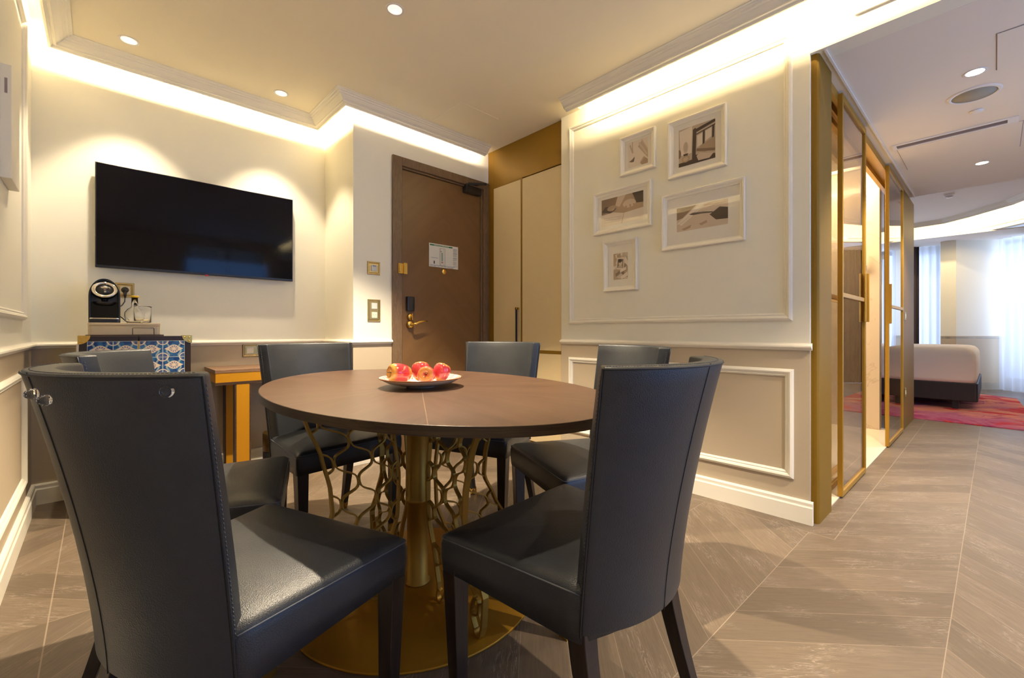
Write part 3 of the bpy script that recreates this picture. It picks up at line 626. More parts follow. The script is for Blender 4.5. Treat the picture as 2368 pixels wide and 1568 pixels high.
# ================================================================== TELEVISION
tv = thing('television', 'large black flat television hung on the back wall', 'television', (.54, YT, 1.711))
MB().box(-.559, .559, -.062, -.034, -.3205, .3205).build('casing', BLACKP, tv, bevel=.003)
MB().box(-.553, .553, -.0635, -.0622, -.305, .3155).build('screen', BLACKG, tv)
MB().box(-.30, .30, -.034, -.001, -.2, .2).build('wall_bracket', BLACKP, tv)
RL_ = mat('red_brand_mark', (.35, .0, .01), .4)
MB().box(-.008, .010, -.066, -.058, -.3275, -.319).build('standby_light', RL_, tv, bevel=.001)

# ================================================================== PICTURES
SEP = [mat('print_tone_%d' % i, c, .6) for i, c in enumerate([(.62, .50, .38), (.42, .30, .19), (.22, .14, .08), (.055, .032, .018), (.75, .66, .55), (.50, .40, .30)])]
MATB = mat('picture_mat_board', (.80, .76, .68), .7)
def art(name, w, h, layers, parent, dx=-.0075, oy=0, oz=0):
    """layers: (tone, [(u,v)...]) with u,v in 0..1, u to the right as seen, v up; printed relief 0.05 mm"""
    b = MB(); k = 0
    def pt(u, v, t): return (dx-.0001-t*.00006, oy+(.5-u)*w, oz+(v-.5)*h)
    b.add([pt(0, 0, 0), pt(1, 0, 0), pt(1, 1, 0), pt(0, 1, 0)], [(0, 1, 2, 3)], layers[0][0])
    for i, (tone, pts) in enumerate(layers[1:]): b.add([pt(min(1, max(0, u)), min(1, max(0, v)), i+1) for u, v in pts], [tuple(range(len(pts)))], tone)
    return b.build(name, SEP, parent, fixn=False)
def ell(cx_, cy_, rx, ry, n=16, a0=0, a1=2*PI): return [(cx_+rx*math.cos(a0+(a1-a0)*i/n), cy_+ry*math.sin(a0+(a1-a0)*i/n)) for i in range(n)]
def strip(p0, p1, w): 
    dx_, dy_ = p1[0]-p0[0], p1[1]-p0[1]; L = math.hypot(dx_, dy_); nx, ny = -dy_/L*w/2, dx_/L*w/2
    return [(p0[0]+nx, p0[1]+ny), (p0[0]-nx, p0[1]-ny), (p1[0]-nx, p1[1]-ny), (p1[0]+nx, p1[1]+ny)]
FP = [(0, 0), (0, .020), (-.004, .024), (-.012, .022), (-.022, .012), (-.030, .009), (-.032, .009), (-.032, 0)]
def picture(label, y0, y1, z0, z1, pw, ph, layers, pz=0, fscale=1.):
    yc, zc = (y0+y1)/2, (z0+z1)/2; W, H = (y1-y0), (z1-z0)
    t = thing('framed_picture', label, 'picture', (XP, yc, zc), 0, None)
    pts = [(-.001, -W/2, -H/2), (-.001, W/2, -H/2), (-.001, W/2, H/2), (-.001, -W/2, H/2)][::-1]
    MB().sweep(pts, [(a*fscale, b) for a, b in FP], (-1, 0, 0), True).build('frame', WHITE, t)
    MB().box(-.0055, -.0, -W/2+.02, W/2-.02, -H/2+.02, H/2-.02).build('mat_board', MATB, t)
    art('print', pw, ph, layers, t, -.0056, 0, pz)
    MB().box(-.0085, -.0078, -W/2+.031*fscale, W/2-.031*fscale, -H/2+.031*fscale, H/2-.031*fscale).build('glass', PGLASS, t)
    return t
rnd = random.Random(3)
L1 = [(4, 0)] + [(5, strip((.1, .9), (.25, .55), .08)), (1, strip((.22, 1), (.24, .62), .03)), (5, [(.5, .75), (.7, .95), (1, .5), (1, .2)]), (0, strip((.55, .9), (.95, .35), .07)), (0, strip((.68, 1), (1, .55), .05)), (2, [(.05, .25), (.22, .32), (.34, .40), (.30, .22), (.2, .2)]), (3, strip((.26, .2), (.33, .36), .03)), (1, [(.6, .1), (.8, .3), (1, .15), (1, 0), (.7, 0)]), (0, strip((.62, .08), (.86, .28), .02)), (4, strip((.35, .75), (.5, .45), .06))]
L2 = [(5, 0)] + [(4, [(.02, .95), (.38, 1), (.36, .3), (.05, .3)]), (3, [(.37, .0), (.47, .0), (.5, .86), (.47, .93), (.40, .9)]), (3, strip((.45, .84), (1, .97), .09)), (3, strip((.46, .74), (1, .86), .03)), (4, [(.52, .70), (.66, .74), (.66, .46), (.52, .40)]), (4, [(.74, .76), (.9, .80), (.9, .58), (.74, .5)]), (3, strip((.70, .80), (.69, .40), .055)), (3, strip((.95, .86), (.94, .5), .055)), (1, [(.5, .30), (.62, .42), (1, .56), (1, .26), (.72, .22)]), (2, strip((.5, .34), (1, .22), .07)), (3, [(.47, .22), (1, .12), (1, 0), (.42, 0)]), (0, [(.5, .18), (.6, .24), (.95, .14), (.85, .04), (.55, .05)]), (3, [(0, 0), (.42, 0), (.4, .12), (0, .1)]), (0, ell(.2, .48, .075, .16)), (5, ell(.2, .5, .055, .13)), (3, [(.15, .26), (.25, .26), (.27, .32), (.13, .32)]), (1, ell(.2, .18, .12, .09)), (5, ell(.2, .18, .07, .05)), (2, ell(.02, .35, .05, .12))]
L3 = [(1, 0)] + [(2, [(0, .45), (0, 1), (.42, 1), (.30, .55)]), (0, [(.4, 1), (.6, 1), (.45, .62), (.34, .66)]), (3, [(0, .55), (.22, .45), (.38, .55), (.34, .66), (.1, .72)]), (1, ell(.27, .62, .13, .10)), (3, strip((.3, .5), (.36, .6), .03)), (3, [(.75, 1), (1, 1), (1, .6), (.85, .62)]), (0, ell(.68, .66, .15, .15)), (1, strip((.6, .6), (.62, .4), .04)), (1, strip((.7, .62), (.72, .38), .04)), (1, strip((.78, .62), (.82, .42), .04)), (4, [(0, 0), (0, .42), (.3, .46), (.55, .36), (1, .42), (1, 0)]), (5, strip((.05, .3), (.5, .26), .012)), (5, strip((.05, .22), (.55, .18), .012)), (5, strip((.05, .14), (.55, .10), .012)), (5, strip((.5, .0), (.56, .38), .015))]
L4 = [(0, 0)] + [(2, [(0, .5), (0, 1), (.4, 1), (.12, .55)]), (4, [(0, .35), (.45, 1), (.62, 1), (.1, .25)]), (5, strip((.03, .28), (.58, .98), .01)), (3, [(.25, .66), (.33, .70), (.55, .66), (.72, .60), (.72, .56), (.5, .6), (.33, .6)]), (3, [(.66, .50), (.85, .74), (1, .66), (1, .22), (.78, .25)]), (1, strip((.55, .92), (.9, .88), .03)), (1, [(.1, .1), (.3, .22), (.28, .1), (.15, .03)]), (1, [(.45, .2), (.6, .3), (.62, .2), (.5, .12)]), (5, strip((.6, .82), (.95, .9), .02))]
L5 = [(1, 0)] + [(rnd.choice([0, 2, 4, 5, 1]), (lambda cx_, cy_, a, w_, h_: [(cx_+math.cos(a)*sx*w_-math.sin(a)*sy*h_, cy_+math.sin(a)*sx*w_+math.cos(a)*sy*h_) for sx, sy in ((-1, -1), (1, -1), (1, 1), (-1, 1))])(rnd.random(), rnd.random(), rnd.uniform(-.6, .6), rnd.uniform(.12, .25), rnd.uniform(.05, .11))) for _ in range(26)] + [(4, [(.2, .40), (.72, .36), (.78, .80), (.26, .83)]), (2, [(.26, .44), (.68, .41), (.72, .76), (.31, .79)]), (0, ell(.5, .62, .12, .12)), (3, ell(.47, .70, .13, .07)), (5, [(.3, .44), (.66, .42), (.6, .52), (.4, .53)])]
def fixl(L): return [(L[0][0], None)]+L[1:]
picture('small white framed picture of papers, topmost of the left column on the panelled wall', 1.41, 1.676, 2.083, 2.352, .150, .175, fixl(L1))
picture('white framed picture of a bed headboard and an oil lamp, top right of the group', .963, 1.321, 1.972, 2.337, .225, .235, fixl(L2))
picture('white framed landscape picture of writing hands, in the middle of the left column', 1.439, 1.90, 1.705, 2.010, .335, .195, fixl(L3))
picture('largest white framed picture, a pen lying on papers, right below the headboard picture', .862, 1.363, 1.519, 1.879, .310, .150, fixl(L4), pz=.005)
picture('small upright white framed picture of scattered photographs, lowest of the group', 1.544, 1.813, 1.285, 1.643, .115, .185, fixl(L5), pz=-.005)

# ================================================================== CHEST, FRIDGE BOX, COFFEE MACHINE, CARAFE
CX, CY = .163, 3.27
ch = thing('minibar_trunk', 'dark brown trunk cabinet with blue and white tiled doors and brass corners under the television', 'cabinet', (CX, CY, 0))
MB().box(-.24, .24, .022, .41, .06, .966).build('body', TRUNK, ch, bevel=.004)
for sx in (-1, 1):
    a, b_ = (-.242, -.002) if sx < 0 else (.002, .242)
    dr = MB().box(a, b_, 0, .020, .06, .972).build('door', TRUNK, ch, bevel=.003)
    t0, t1 = (-.211, -.004) if sx < 0 else (.004, .211)
    pn = MB().box(t0, t1, -.004, 0, .105, .944).build('tile_panel', TILE, dr)
    # brass corner
    x0 = sx*.2445; q = []
    for k in range(9): t_ = PI/2*k/8; q.append((x0-sx*.046*math.cos(t_), .975-.046*math.sin(t_)))
    b = MB(); pts = [(x0, .975)]+q; n = len(pts)
    b.add([(x, -.005, z) for x, z in pts]+[(x, .000, z) for x, z in pts], [tuple(range(n)), tuple(range(2*n-1, n-1, -1))]+[(i, (i+1) % n, (i+1) % n+n, i+n) for i in range(n)])
    xa, xb = sorted((x0, x0-sx*.046)); b.box(xa, xb, -.004, .045, .9725, .9765); xa, xb = sorted((x0, x0+sx*.003)); b.box(xa, xb, -.004, .045, .93, .976)
    for (dx_, dz_) in ((.010, .012), (.034, .010), (.012, .034)): b.lathe([(0, -.009), (.004, -.008), (.005, -.004)], 10, (x0-sx*dx_, 0, .975-dz_), axis='y')
    b.build('brass_corner', BRASS, dr)
MB().box(-.0035, .0035, -.006, .012, .07, .944).build('brass_edge_strip', BRASS, ch)
MB().box(-.252, -.243, -.001, .012, .06, .93).build('steel_edge_strip', SILVER, ch)
for fx in (-.21, .21):
    for fy in (.04, .38): MB().box(fx-.02, fx+.02, fy-.02, fy+.02, 0, .06).build('foot', TRUNK, ch)
tr = tag(MB().rbox(-.170, .170, 0, .25, .0008, .0138, .02).build('serving_tray', DARKW, loc=(.113, 3.33, .966), bevel=.002), 'thin dark tray under the taupe box on the trunk cabinet', 'tray')
bx = thing('storage_box', 'taupe box with a rounded pull recess on the trunk cabinet, carrying the coffee machine', 'box', (.110, 3.345, .980))
MB().rbox(-.156, .156, 0, .23, 0, .050, .014).build('body', FRIDGE, bx, bevel=.002); MB().rbox(-.157, .157, -.001, .231, .0505, .068, .014).build('lid', FRIDGE, bx, bevel=.003)
g = MB().tube([(.030, -.001, .0), (.030, -.001, .036), (.034, -.001, .040), (.122, -.001, .040), (.126, -.001, .036), (.126, -.001, .0)], .0016, 6); g.build('pull_recess', DARKW, bx)
BZ = 1.0482
cm = thing('coffee_machine', 'black capsule coffee machine with a chrome ringed oval face on the taupe box', 'coffee machine', (.022, 3.38, BZ))
b = MB(); prof = [(-.066, 0), (.066, 0), (.066, .160)]+[(.066*math.cos(PI/2*k/8)*1.0, .160+.086*math.sin(PI/2*k/8)) for k in range(1, 9)]+[(-.066*math.sin(PI/2*k/8), .160+.086*math.cos(PI/2*k/8)) for k in range(1, 9)]
n = len(prof); b.add([(x, .045, z) for x, z in prof]+[(x, .17, z) for x, z in prof], [tuple(range(n)), tuple(range(2*n-1, n-1, -1))]+[(i, (i+1) % n, (i+1) % n+n, i+n) for i in range(n)]); b.build('body', BLACKP, cm, bevel=.004)
def arch(w_, h_, r_): return [(w_, 0), (w_, h_)]+[(w_*math.cos(PI/2*k/10), h_+r_*math.sin(PI/2*k/10)) for k in range(1, 10)]+[(-w_*math.sin(PI/2*k/10), h_+r_*math.cos(PI/2*k/10)) for k in range(0, 11)]+[(-w_, 0)]
ao, ai = arch(.0665, .150, .102), arch(.0575, .150, .092); n = len(ao); b = MB()
b.add([(x, .004, z) for x, z in ao]+[(x, .060, z) for x, z in ao]+[(x, .004, z) for x, z in ai]+[(x, .060, z) for x, z in ai], [q for i in range(n-1) for q in ((i, i+1, i+1+n, i+n), (i+2*n, i+3*n, i+1+3*n, i+1+2*n), (i, i+2*n, i+1+2*n, i+1), (i+n, i+1+n, i+1+3*n, i+3*n))]+[(0, n, 3*n, 2*n), (n-1, 3*n-1, 4*n-1, 2*n-1)])
b.build('outer_shell', BLACKP, cm, bevel=.002)
MB().box(-.058, .058, .040, .046, .02, .115).build('back_panel', BLACKG, cm)
hd = MB().lathe([(0, .06), (.050, .055), (.058, .03), (.061, .0), (.058, -.006)], 40, (0, 0, 0), axis='y'); ho = hd.build('brew_head', BLACKG, cm); ho.location = (0, .002, .186); ho.rotation_euler = (math.radians(-16), 0, 0); ho.scale = (.92, 1, .80)
hd2 = MB().lathe([(.0585, -.005), (.0590, -.010), (.052, -.013), (.042, -.011), (.041, -.006)], 40, axis='y'); r_ = hd2.build('chrome_ring', CHROME, ho); tag(r_, 'chrome oval ring')
MB().lathe([(0, -.009), (.041, -.008), (.042, -.005)], 36, axis='y').build('control_face', BLACKP, ho)
MB().box(-.018, .018, -.0102, -.0085, .013, .019).box(-.014, .014, -.0100, -.0085, .009, .0115).build('brand_mark', SILVER, ho)
for z in (-.002, -.017): MB().lathe([(.0035, -.0088), (.0045, -.0105), (.0055, -.0088)], 16, (.002, 0, z), axis='y').build('button', CHROME, ho)
MB().lathe([(0, -.012), (.010, -.010), (.014, .006), (.018, .018)], 20, (0, .028, .122)).build('spout', BLACKG, cm)
MB().lathe([(.030, .0), (.048, .012), (.052, .022), (.03, .024)], 28, (0, .045, .098)).build('spout_housing', BLACKP, cm)
ty = MB().rbox(-.064, .064, -.03, .06, 0, .020, .012).build('drip_tray', BLACKP, cm, bevel=.002); MB().rbox(-.062, .062, -.029, .05, .020, .028, .012).build('drip_grid', CHROME, ty, bevel=.003)
pl = MB().lathe([(0, -.040), (.018, -.038), (.019, -.022), (.016, -.012)], 24, (.118, YT-3.38-.118+.118, 0), axis='y')
pg = thing('power_cable', 'black plug and cable running from the wall socket behind the coffee machine', 'cable', (.118, YT, 1.262))
MB().lathe([(0, -.036), (.017, -.034), (.019, -.024), (.0165, -.0125)], 24, (0, 0, 0), axis='y').tube([(0, -.026, -.005), (0, -.026, -.035), (.001, -.027, -.05)], [.009, .008, .005], 10).build('plug', BLACKP, pg)
MB().tube([(0, -.027, -.045), (-.002, -.03, -.075), (-.014, -.036, -.098), (-.034, -.05, -.115), (-.05, -.10, -.13)], .003, 8).tube([(-.045, -.09, -.150), (-.02, -.085, -.175), (.004, -.08, -.200), (.012, -.09, -.2105)], .003, 8).build('cord', BLACKP, pg)
cf = thing('glass_carafe', 'clear round bellied glass carafe with a yellow cap on the taupe box', 'carafe', (.152, 3.405, BZ))
MB().lathe([(0, .001), (.030, .001), (.040, .012), (.047, .040), (.046, .062), (.034, .082), (.019, .092), (.0155, .102), (.015, .150), (.0135, .150), (.0135, .103), (.017, .090), (.032, .080), (.0435, .061), (.0445, .040), (.038, .014), (.028, .005), (0, .005)], 36).build('body', GLASS, cf)
YEL = mat('yellow_metal_cap', (.65, .42, .03), .3, metal=.3)
MB().lathe([(.0, .150), (.0185, .150), (.0195, .152), (.0195, .160), (.018, .162), (0, .162)], 28).build('cap', YEL, cf)
gl = tag(MB().lathe([(0, .001), (.040, .001), (.0415, .004), (.042, .095), (.0445, .104), (.043, .104), (.0405, .096), (.040, .006), (0, .004)], 36).build('glass_jar', GLASS, loc=(.193, 3.50, BZ)), 'straight clear glass jar standing right behind the carafe', 'glass')

# ================================================================== CONSOLE TABLE
ct = thing('console_table', 'orange gold T-legged console table with a walnut top against the back wall', 'table', (.93, 3.505, 0))
MB().box(-.395, .395, -.195, .195, .728, .750).build('tabletop', CONTOP, ct, bevel=.001)
MB().box(-.392, .392, -.192, .192, .668, .728).build('apron', GOLDC, ct); MB().box(-.394, .394, -.194, .194, .650, .668).build('lower_edge', DARKW, ct)
for y in (-.192, .135):
    for x in (-.276, .200):
        l_ = MB().box(x, x+.074, y, y+.057, 0, .650).build('leg', GOLDC, ct)
        MB().box(x-.009, x, y+.001, y+.058, 0, .650).box(x+.074, x+.083, y+.001, y+.058, 0, .650).build('leg_edge', DARKW, l_)
# bin
bn = thing('waste_bin', 'black round waste bin with a brass band beside the console table', 'bin', (.955, 3.18, 0))
bn.location = (.925, 3.40, 0)
MB().lathe([(0, .002), (.092, .002), (.094, .005), (.094, .158)], 36).build('lower_body', BLACKP, bn)
MB().lathe([(.0945, .158), (.0950, .158), (.0955, .280), (.093, .284), (.090, .280), (.090, .02), (0, .02)], 36).build('brass_band', BIRD, bn)

# ================================================================== DINING TABLE
TX, TY, TR = .925, 1.493, math.radians(-3.1)     # long axis along local y
tb = thing('dining_table', 'large oval walnut dining table with a gold lattice pedestal', 'table', (TX, TY, 0), TR)
def oval(a, b_, n=96): return [(a*math.cos(2*PI*k/n), b_*math.sin(2*PI*k/n)) for k in range(n)]
MB().prism(oval(.543, .859, 240), .7632, .785, 0).build('tabletop', TOP, tb, bevel=.0008)
v = MB(); o1 = oval(.545, .861, 240); n = len(o1)
v.add([(x, y, .7845) for x, y in o1]+[(x, y, .7585) for x, y in o1]+[(x*.93, y*.95, .7585) for x, y in o1]+[(x*.93, y*.95, .763) for x, y in o1]+[(x*.9968, y*.998, .7845) for x, y in o1],
      [(i, (i+1) % n, (i+1) % n+n, i+n) for i in range(n)]+[(i+n, (i+1) % n+n, (i+1) % n+2*n, i+2*n) for i in range(n)]+[(i+2*n, (i+1) % n+2*n, (i+1) % n+3*n, i+3*n) for i in range(n)]+[(i+4*n, (i+1) % n+4*n, (i+1) % n, i) for i in range(n)], 0, False)
v.build('edge_band', EDGE, tb)
MB().prism(oval(.42, .42, 64), .745, .7628).build('sub_frame', GOLDM, tb)
cb = MB().lathe([(.460, 0), (.466, .003), (.466, .008), (.463, .010), (0, .010)], 96, (-.012, .006, 0)); tag(cb.build('base_plate', GOLDBASE, tb), 'round flat gold floor plate')
colm = MB().lathe([(.048, .010), (.048, .016), (.041, .019), (.041, .330), (.045, .332), (.045, .342), (.041, .344), (.041, .735), (.09, .737), (.09, .745)], 40, (-.012, .006, 0)).build('column', GOLDM, tb)
# four radial lattice fins between the column and curved outer ribs
def interp(z, tab):
    for (z0, v0), (z1, v1) in zip(tab, tab[1:]):
        if z <= z1:
            u = (z-z0)/(z1-z0); u = u*u*(3-2*u)*.4+u*.6; return v0+(v1-v0)*u
    return tab[-1][1]
SHORT = [(0, .420), (.06, .438), (.15, .445), (.25, .385), (.36, .328), (.45, .335), (.57, .365), (.70, .418), (.75, .445)]
LONG = SHORT
INN = [(0, .150), (.06, .165), (.15, .140), (.30, .085), (.45, .080), (.60, .100), (.75, .135)]
COLC = Vector((-.012, .006, 0))
def fin(ang, tab, ncol):
    dr = Vector((math.cos(ang), math.sin(ang), 0)); sd = Vector((-dr.y, dr.x, 0))
    def Pt(u, z): ri, ro = interp(z, INN), interp(z, tab); return COLC+dr*(ri+(ro-ri)*u)+Vector((0, 0, z))+sd*.018*math.sin(u*PI)
    for u, wd in ((1, .022), (0, .016)):
        g = MB().tube([Pt(u, .030+(.745-.030)*k/30) for k in range(31)], 0, flat=(wd, .009, sd)); base = Pt(u, .030); iw = -dr if u else dr
        g.tube([base+iw*(.017*(1-math.cos(t)))+Vector((0, 0, -.017*math.sin(t))) for t in [PI*k/12 for k in range(13)]], 0, flat=(wd, .008, sd))
        g.tube([base+iw*(.034+.022*math.sin(k/8*PI))+Vector((0, 0, .105*k/8)) for k in range(9)], 0, flat=(wd*.8, .006, sd)); g.build('curved_rib', GOLDM, tb)
    g = MB(); lam = .150
    for j in range(ncol+1):
        path = []
        for k in range(97):
            z = .05+(.744-.05)*k/96; ph = 2*PI*(z+.02)/lam; sq = math.tanh(1.6*math.sin(ph))/math.tanh(1.6)
            u = (j+(-1)**j*sq*.47)/ncol; path.append(Pt(min(1, max(0, u)), z))
        g.tube(path, 0, flat=(.014, .005, sd))
    g.build('lattice_fin', GOLDM, tb)
for a_ in (180, -90, 0, 90): fin(math.radians(a_), SHORT, 4)

# plate and apples
PX, PY = .904, 1.459
tag(MB().lathe([(q*.835, z*.9) for q, z in [(0, .004), (.055, .004), (.058, .0), (.066, .0), (.068, .006), (.105, .010), (.150, .020), (.184, .036), (.190, .040), (.188, .043), (.180, .040), (.148, .026), (.105, .016), (.06, .0125), (0, .012)]], 64).build('fruit_plate', PLATE, loc=(PX, PY, .785)), 'shallow white plate with a blue and brown painted rim on the table', 'plate')
def apple(label, px, r, rz, tiltv, elong=1.0, dz=0):
    prof = [(0, .60), (.10, .62), (.22, .76), (.42, .90), (.64, .93), (.84, .80), (.97, .52), (1.0, .18), (.96, -.18), (.86, -.50), (.70, -.78), (.52, -.93), (.34, -.98), (.18, -.93), (.08, -.84), (0, -.82)]
    t = thing('apple', label, 'apple', (px[0], px[1], .785+px[2]), 0, 'apples on the plate')
    t.rotation_mode = 'XYZ'; t.rotation_euler = (tiltv[0], tiltv[1], rz)
    b = MB(); seg = 36; v = []
    for (q, h) in prof:
        for k in range(seg):
            a = 2*PI*k/seg; lob = 1+.035*math.cos(5*a)*(.5-h*.5); v.append((q*r*lob*math.cos(a), q*r*lob*math.sin(a), h*r*elong))
    f = []; n = len(prof)
    for i in range(n-1):
        for k in range(seg): f.append((i*seg+k, i*seg+(k+1) % seg, (i+1)*seg+(k+1) % seg, (i+1)*seg+k))
    b.add(v, f, 0, True); sk = b.build('skin', APPLE, t); subsurf(sk, 1)
    MB().tube([(0, 0, r*.55*elong), (.001, 0, r*.8*elong), (.004, .001, r*1.08*elong)], [.0016, .0014, .0022], 8).build('stem', STEM, t)
    MB().lathe([(0, -.80*r*elong), (.004, -.84*r*elong), (.0055, -.90*r*elong), (.002, -.86*r*elong)], 8).build('calyx', STEM, t)
# positions: F = view direction, Rr = right
FV = Vector((math.cos(AZ), math.sin(AZ), 0)); RV = Vector((math.sin(AZ), -math.cos(AZ), 0)); PC = Vector((PX, PY, 0))
def pp(r_, f_, z): q = PC+(RV*r_+FV*f_)*.84; return (q.x, q.y, z*.86)
def axis_apple(label, pos, r, axis, elong=1.0):
    t0 = len(bpy.data.objects); apple(label, pos, r, 0, (0, 0), elong)
    o = [x for x in bpy.data.objects if x.name.startswith('apple') and x.parent is None and x.get('label') == label][0]
    o.rotation_mode = 'XYZ'; o.rotation_euler = Vector(axis).normalized().to_track_quat('Z', 'Y').to_euler()
axis_apple('leftmost elongated red apple with its stalk facing left', pp(-.092, -.028, .063), 0.0382, (-RV*.75-FV*.62+Vector((0, 0, .12))), 1.22)
axis_apple('round red apple at the back between the others', pp(-.012, .052, .064), 0.0365, (FV*.35-RV*.1+Vector((0, 0, .75))), 1.0)
axis_apple('yellow and red apple in front with its hollow facing the viewer', pp(.036, -.052, .057), 0.0340, (-FV*.95+RV*.05+Vector((0, 0, .22))), 1.0)
axis_apple('dark pink ribbed apple on the right behind the yellow one', pp(.090, .022, .062), 0.0340, (RV*.3+FV*.3+Vector((0, 0, .8))), 1.05)

# ================================================================== CHAIRS
ZS, ZT = .492, .936
def seat_outline():
    out = []
    def corner(p, a, b_, rc=.02):
        p, a, b_ = Vector(p), Vector(a), Vector(b_); s0 = p+(a-p).normalized()*rc; s1 = p+(b_-p).normalized()*rc
        return [s0*(1-u)**2+p*2*u*(1-u)+s1*u*u for u in [k/4 for k in range(5)]]
    # right side up, front, left side down, curved rear edge
    out += corner((.258, .25), (.214, -.15), (-.258, .25)); p0 = out[-1]
    c2 = corner((-.258, .25), (.258, .25), (-.214, -.15)); out += [p0.lerp(c2[0], k/14) for k in range(1, 14)]+c2
    p1 = out[-1]; q = Vector((-.212, -.146)); out += [p1.lerp(q, k/12) for k in range(1, 13)]
    for k in range(1, 16):
        a = -1+2*k/16; out.append(Vector((a*.205, -.146-.055*(1-a*a))))
    q2 = Vector((.212, -.146)); out += [q2.lerp(out[0], k/12) for k in range(0, 12)]
    return out
SO = seat_outline()
def seat_mesh():
    b = MB(); rings = [(.395, -.010), (.398, 0), (.43, .003), (.465, .003), (.478, .0), (.484, -.004), (.490, -.010), (.4935, -.020), (.498, -.05), (.502, -.10), (.504, -.16), (.505, -.22)]
    v = []; n = len(SO)
    for z, ins in rings:
        for p in SO: 
            sx = 1+ins/.25; bot = -.0 
            v.append((p.x*sx, p.y*sx, z-(.018*max(0, 1-abs(p.y+.12)/.3) if z < .41 else 0)))
    f = []
    for i in range(len(rings)-1):
        for k in range(n): f.append((i*n+k, i*n+(k+1) % n, (i+1)*n+(k+1) % n, (i+1)*n+k))
    f += [tuple(reversed(range(n))), tuple((len(rings)-1)*n+k for k in range(n))]
    return b.add(v, f, 0, True)
def back_pt(f, ph, thick, lift=0):
    """f 0..1 height, ph -1..1 across, thick = inward offset from the outer surface"""
    ff = f**1.15
    wdt = .214+.032*ff; yt = -.150-.071*ff; ym = -.229-.098*f**1.45; sg = yt-ym; r = (wdt*wdt+sg*sg)/(2*sg); yc = ym+r
    A = math.asin(min(1, wdt/r)); 
    if yc > yt: pass
    else: A = PI-A
    a = A*ph; rr = r-thick
    return (rr*math.sin(a), yc-rr*math.cos(a), .398+f*(ZT-.398)+lift)
TH = .052
def back_mesh():
    b = MB(); N = 28; v = []; lev = [k/14 for k in range(15)]
    for f in lev:
        drop = 0
        lo = [back_pt(f, -1+2*i/N, 0) for i in range(N+1)]+[back_pt(f, 1-2*i/N, TH-.006*f) for i in range(N+1)]
        v += [(x, y, z) for x, y, z in lo]
    m = 2*(N+1); f = []
    for i in range(len(lev)-1):
        for k in range(m): f.append((i*m+k, i*m+(k+1) % m, (i+1)*m+(k+1) % m, (i+1)*m+k))
    # caps as quad strips
    for base, rev in ((0, True), ((len(lev)-1)*m, False)):
        for i in range(N):
            q = (base+i, base+i+1, base+m-2-i, base+m-1-i); f.append(q[::-1] if rev else q)
    return b.add(v, f, 0, True)
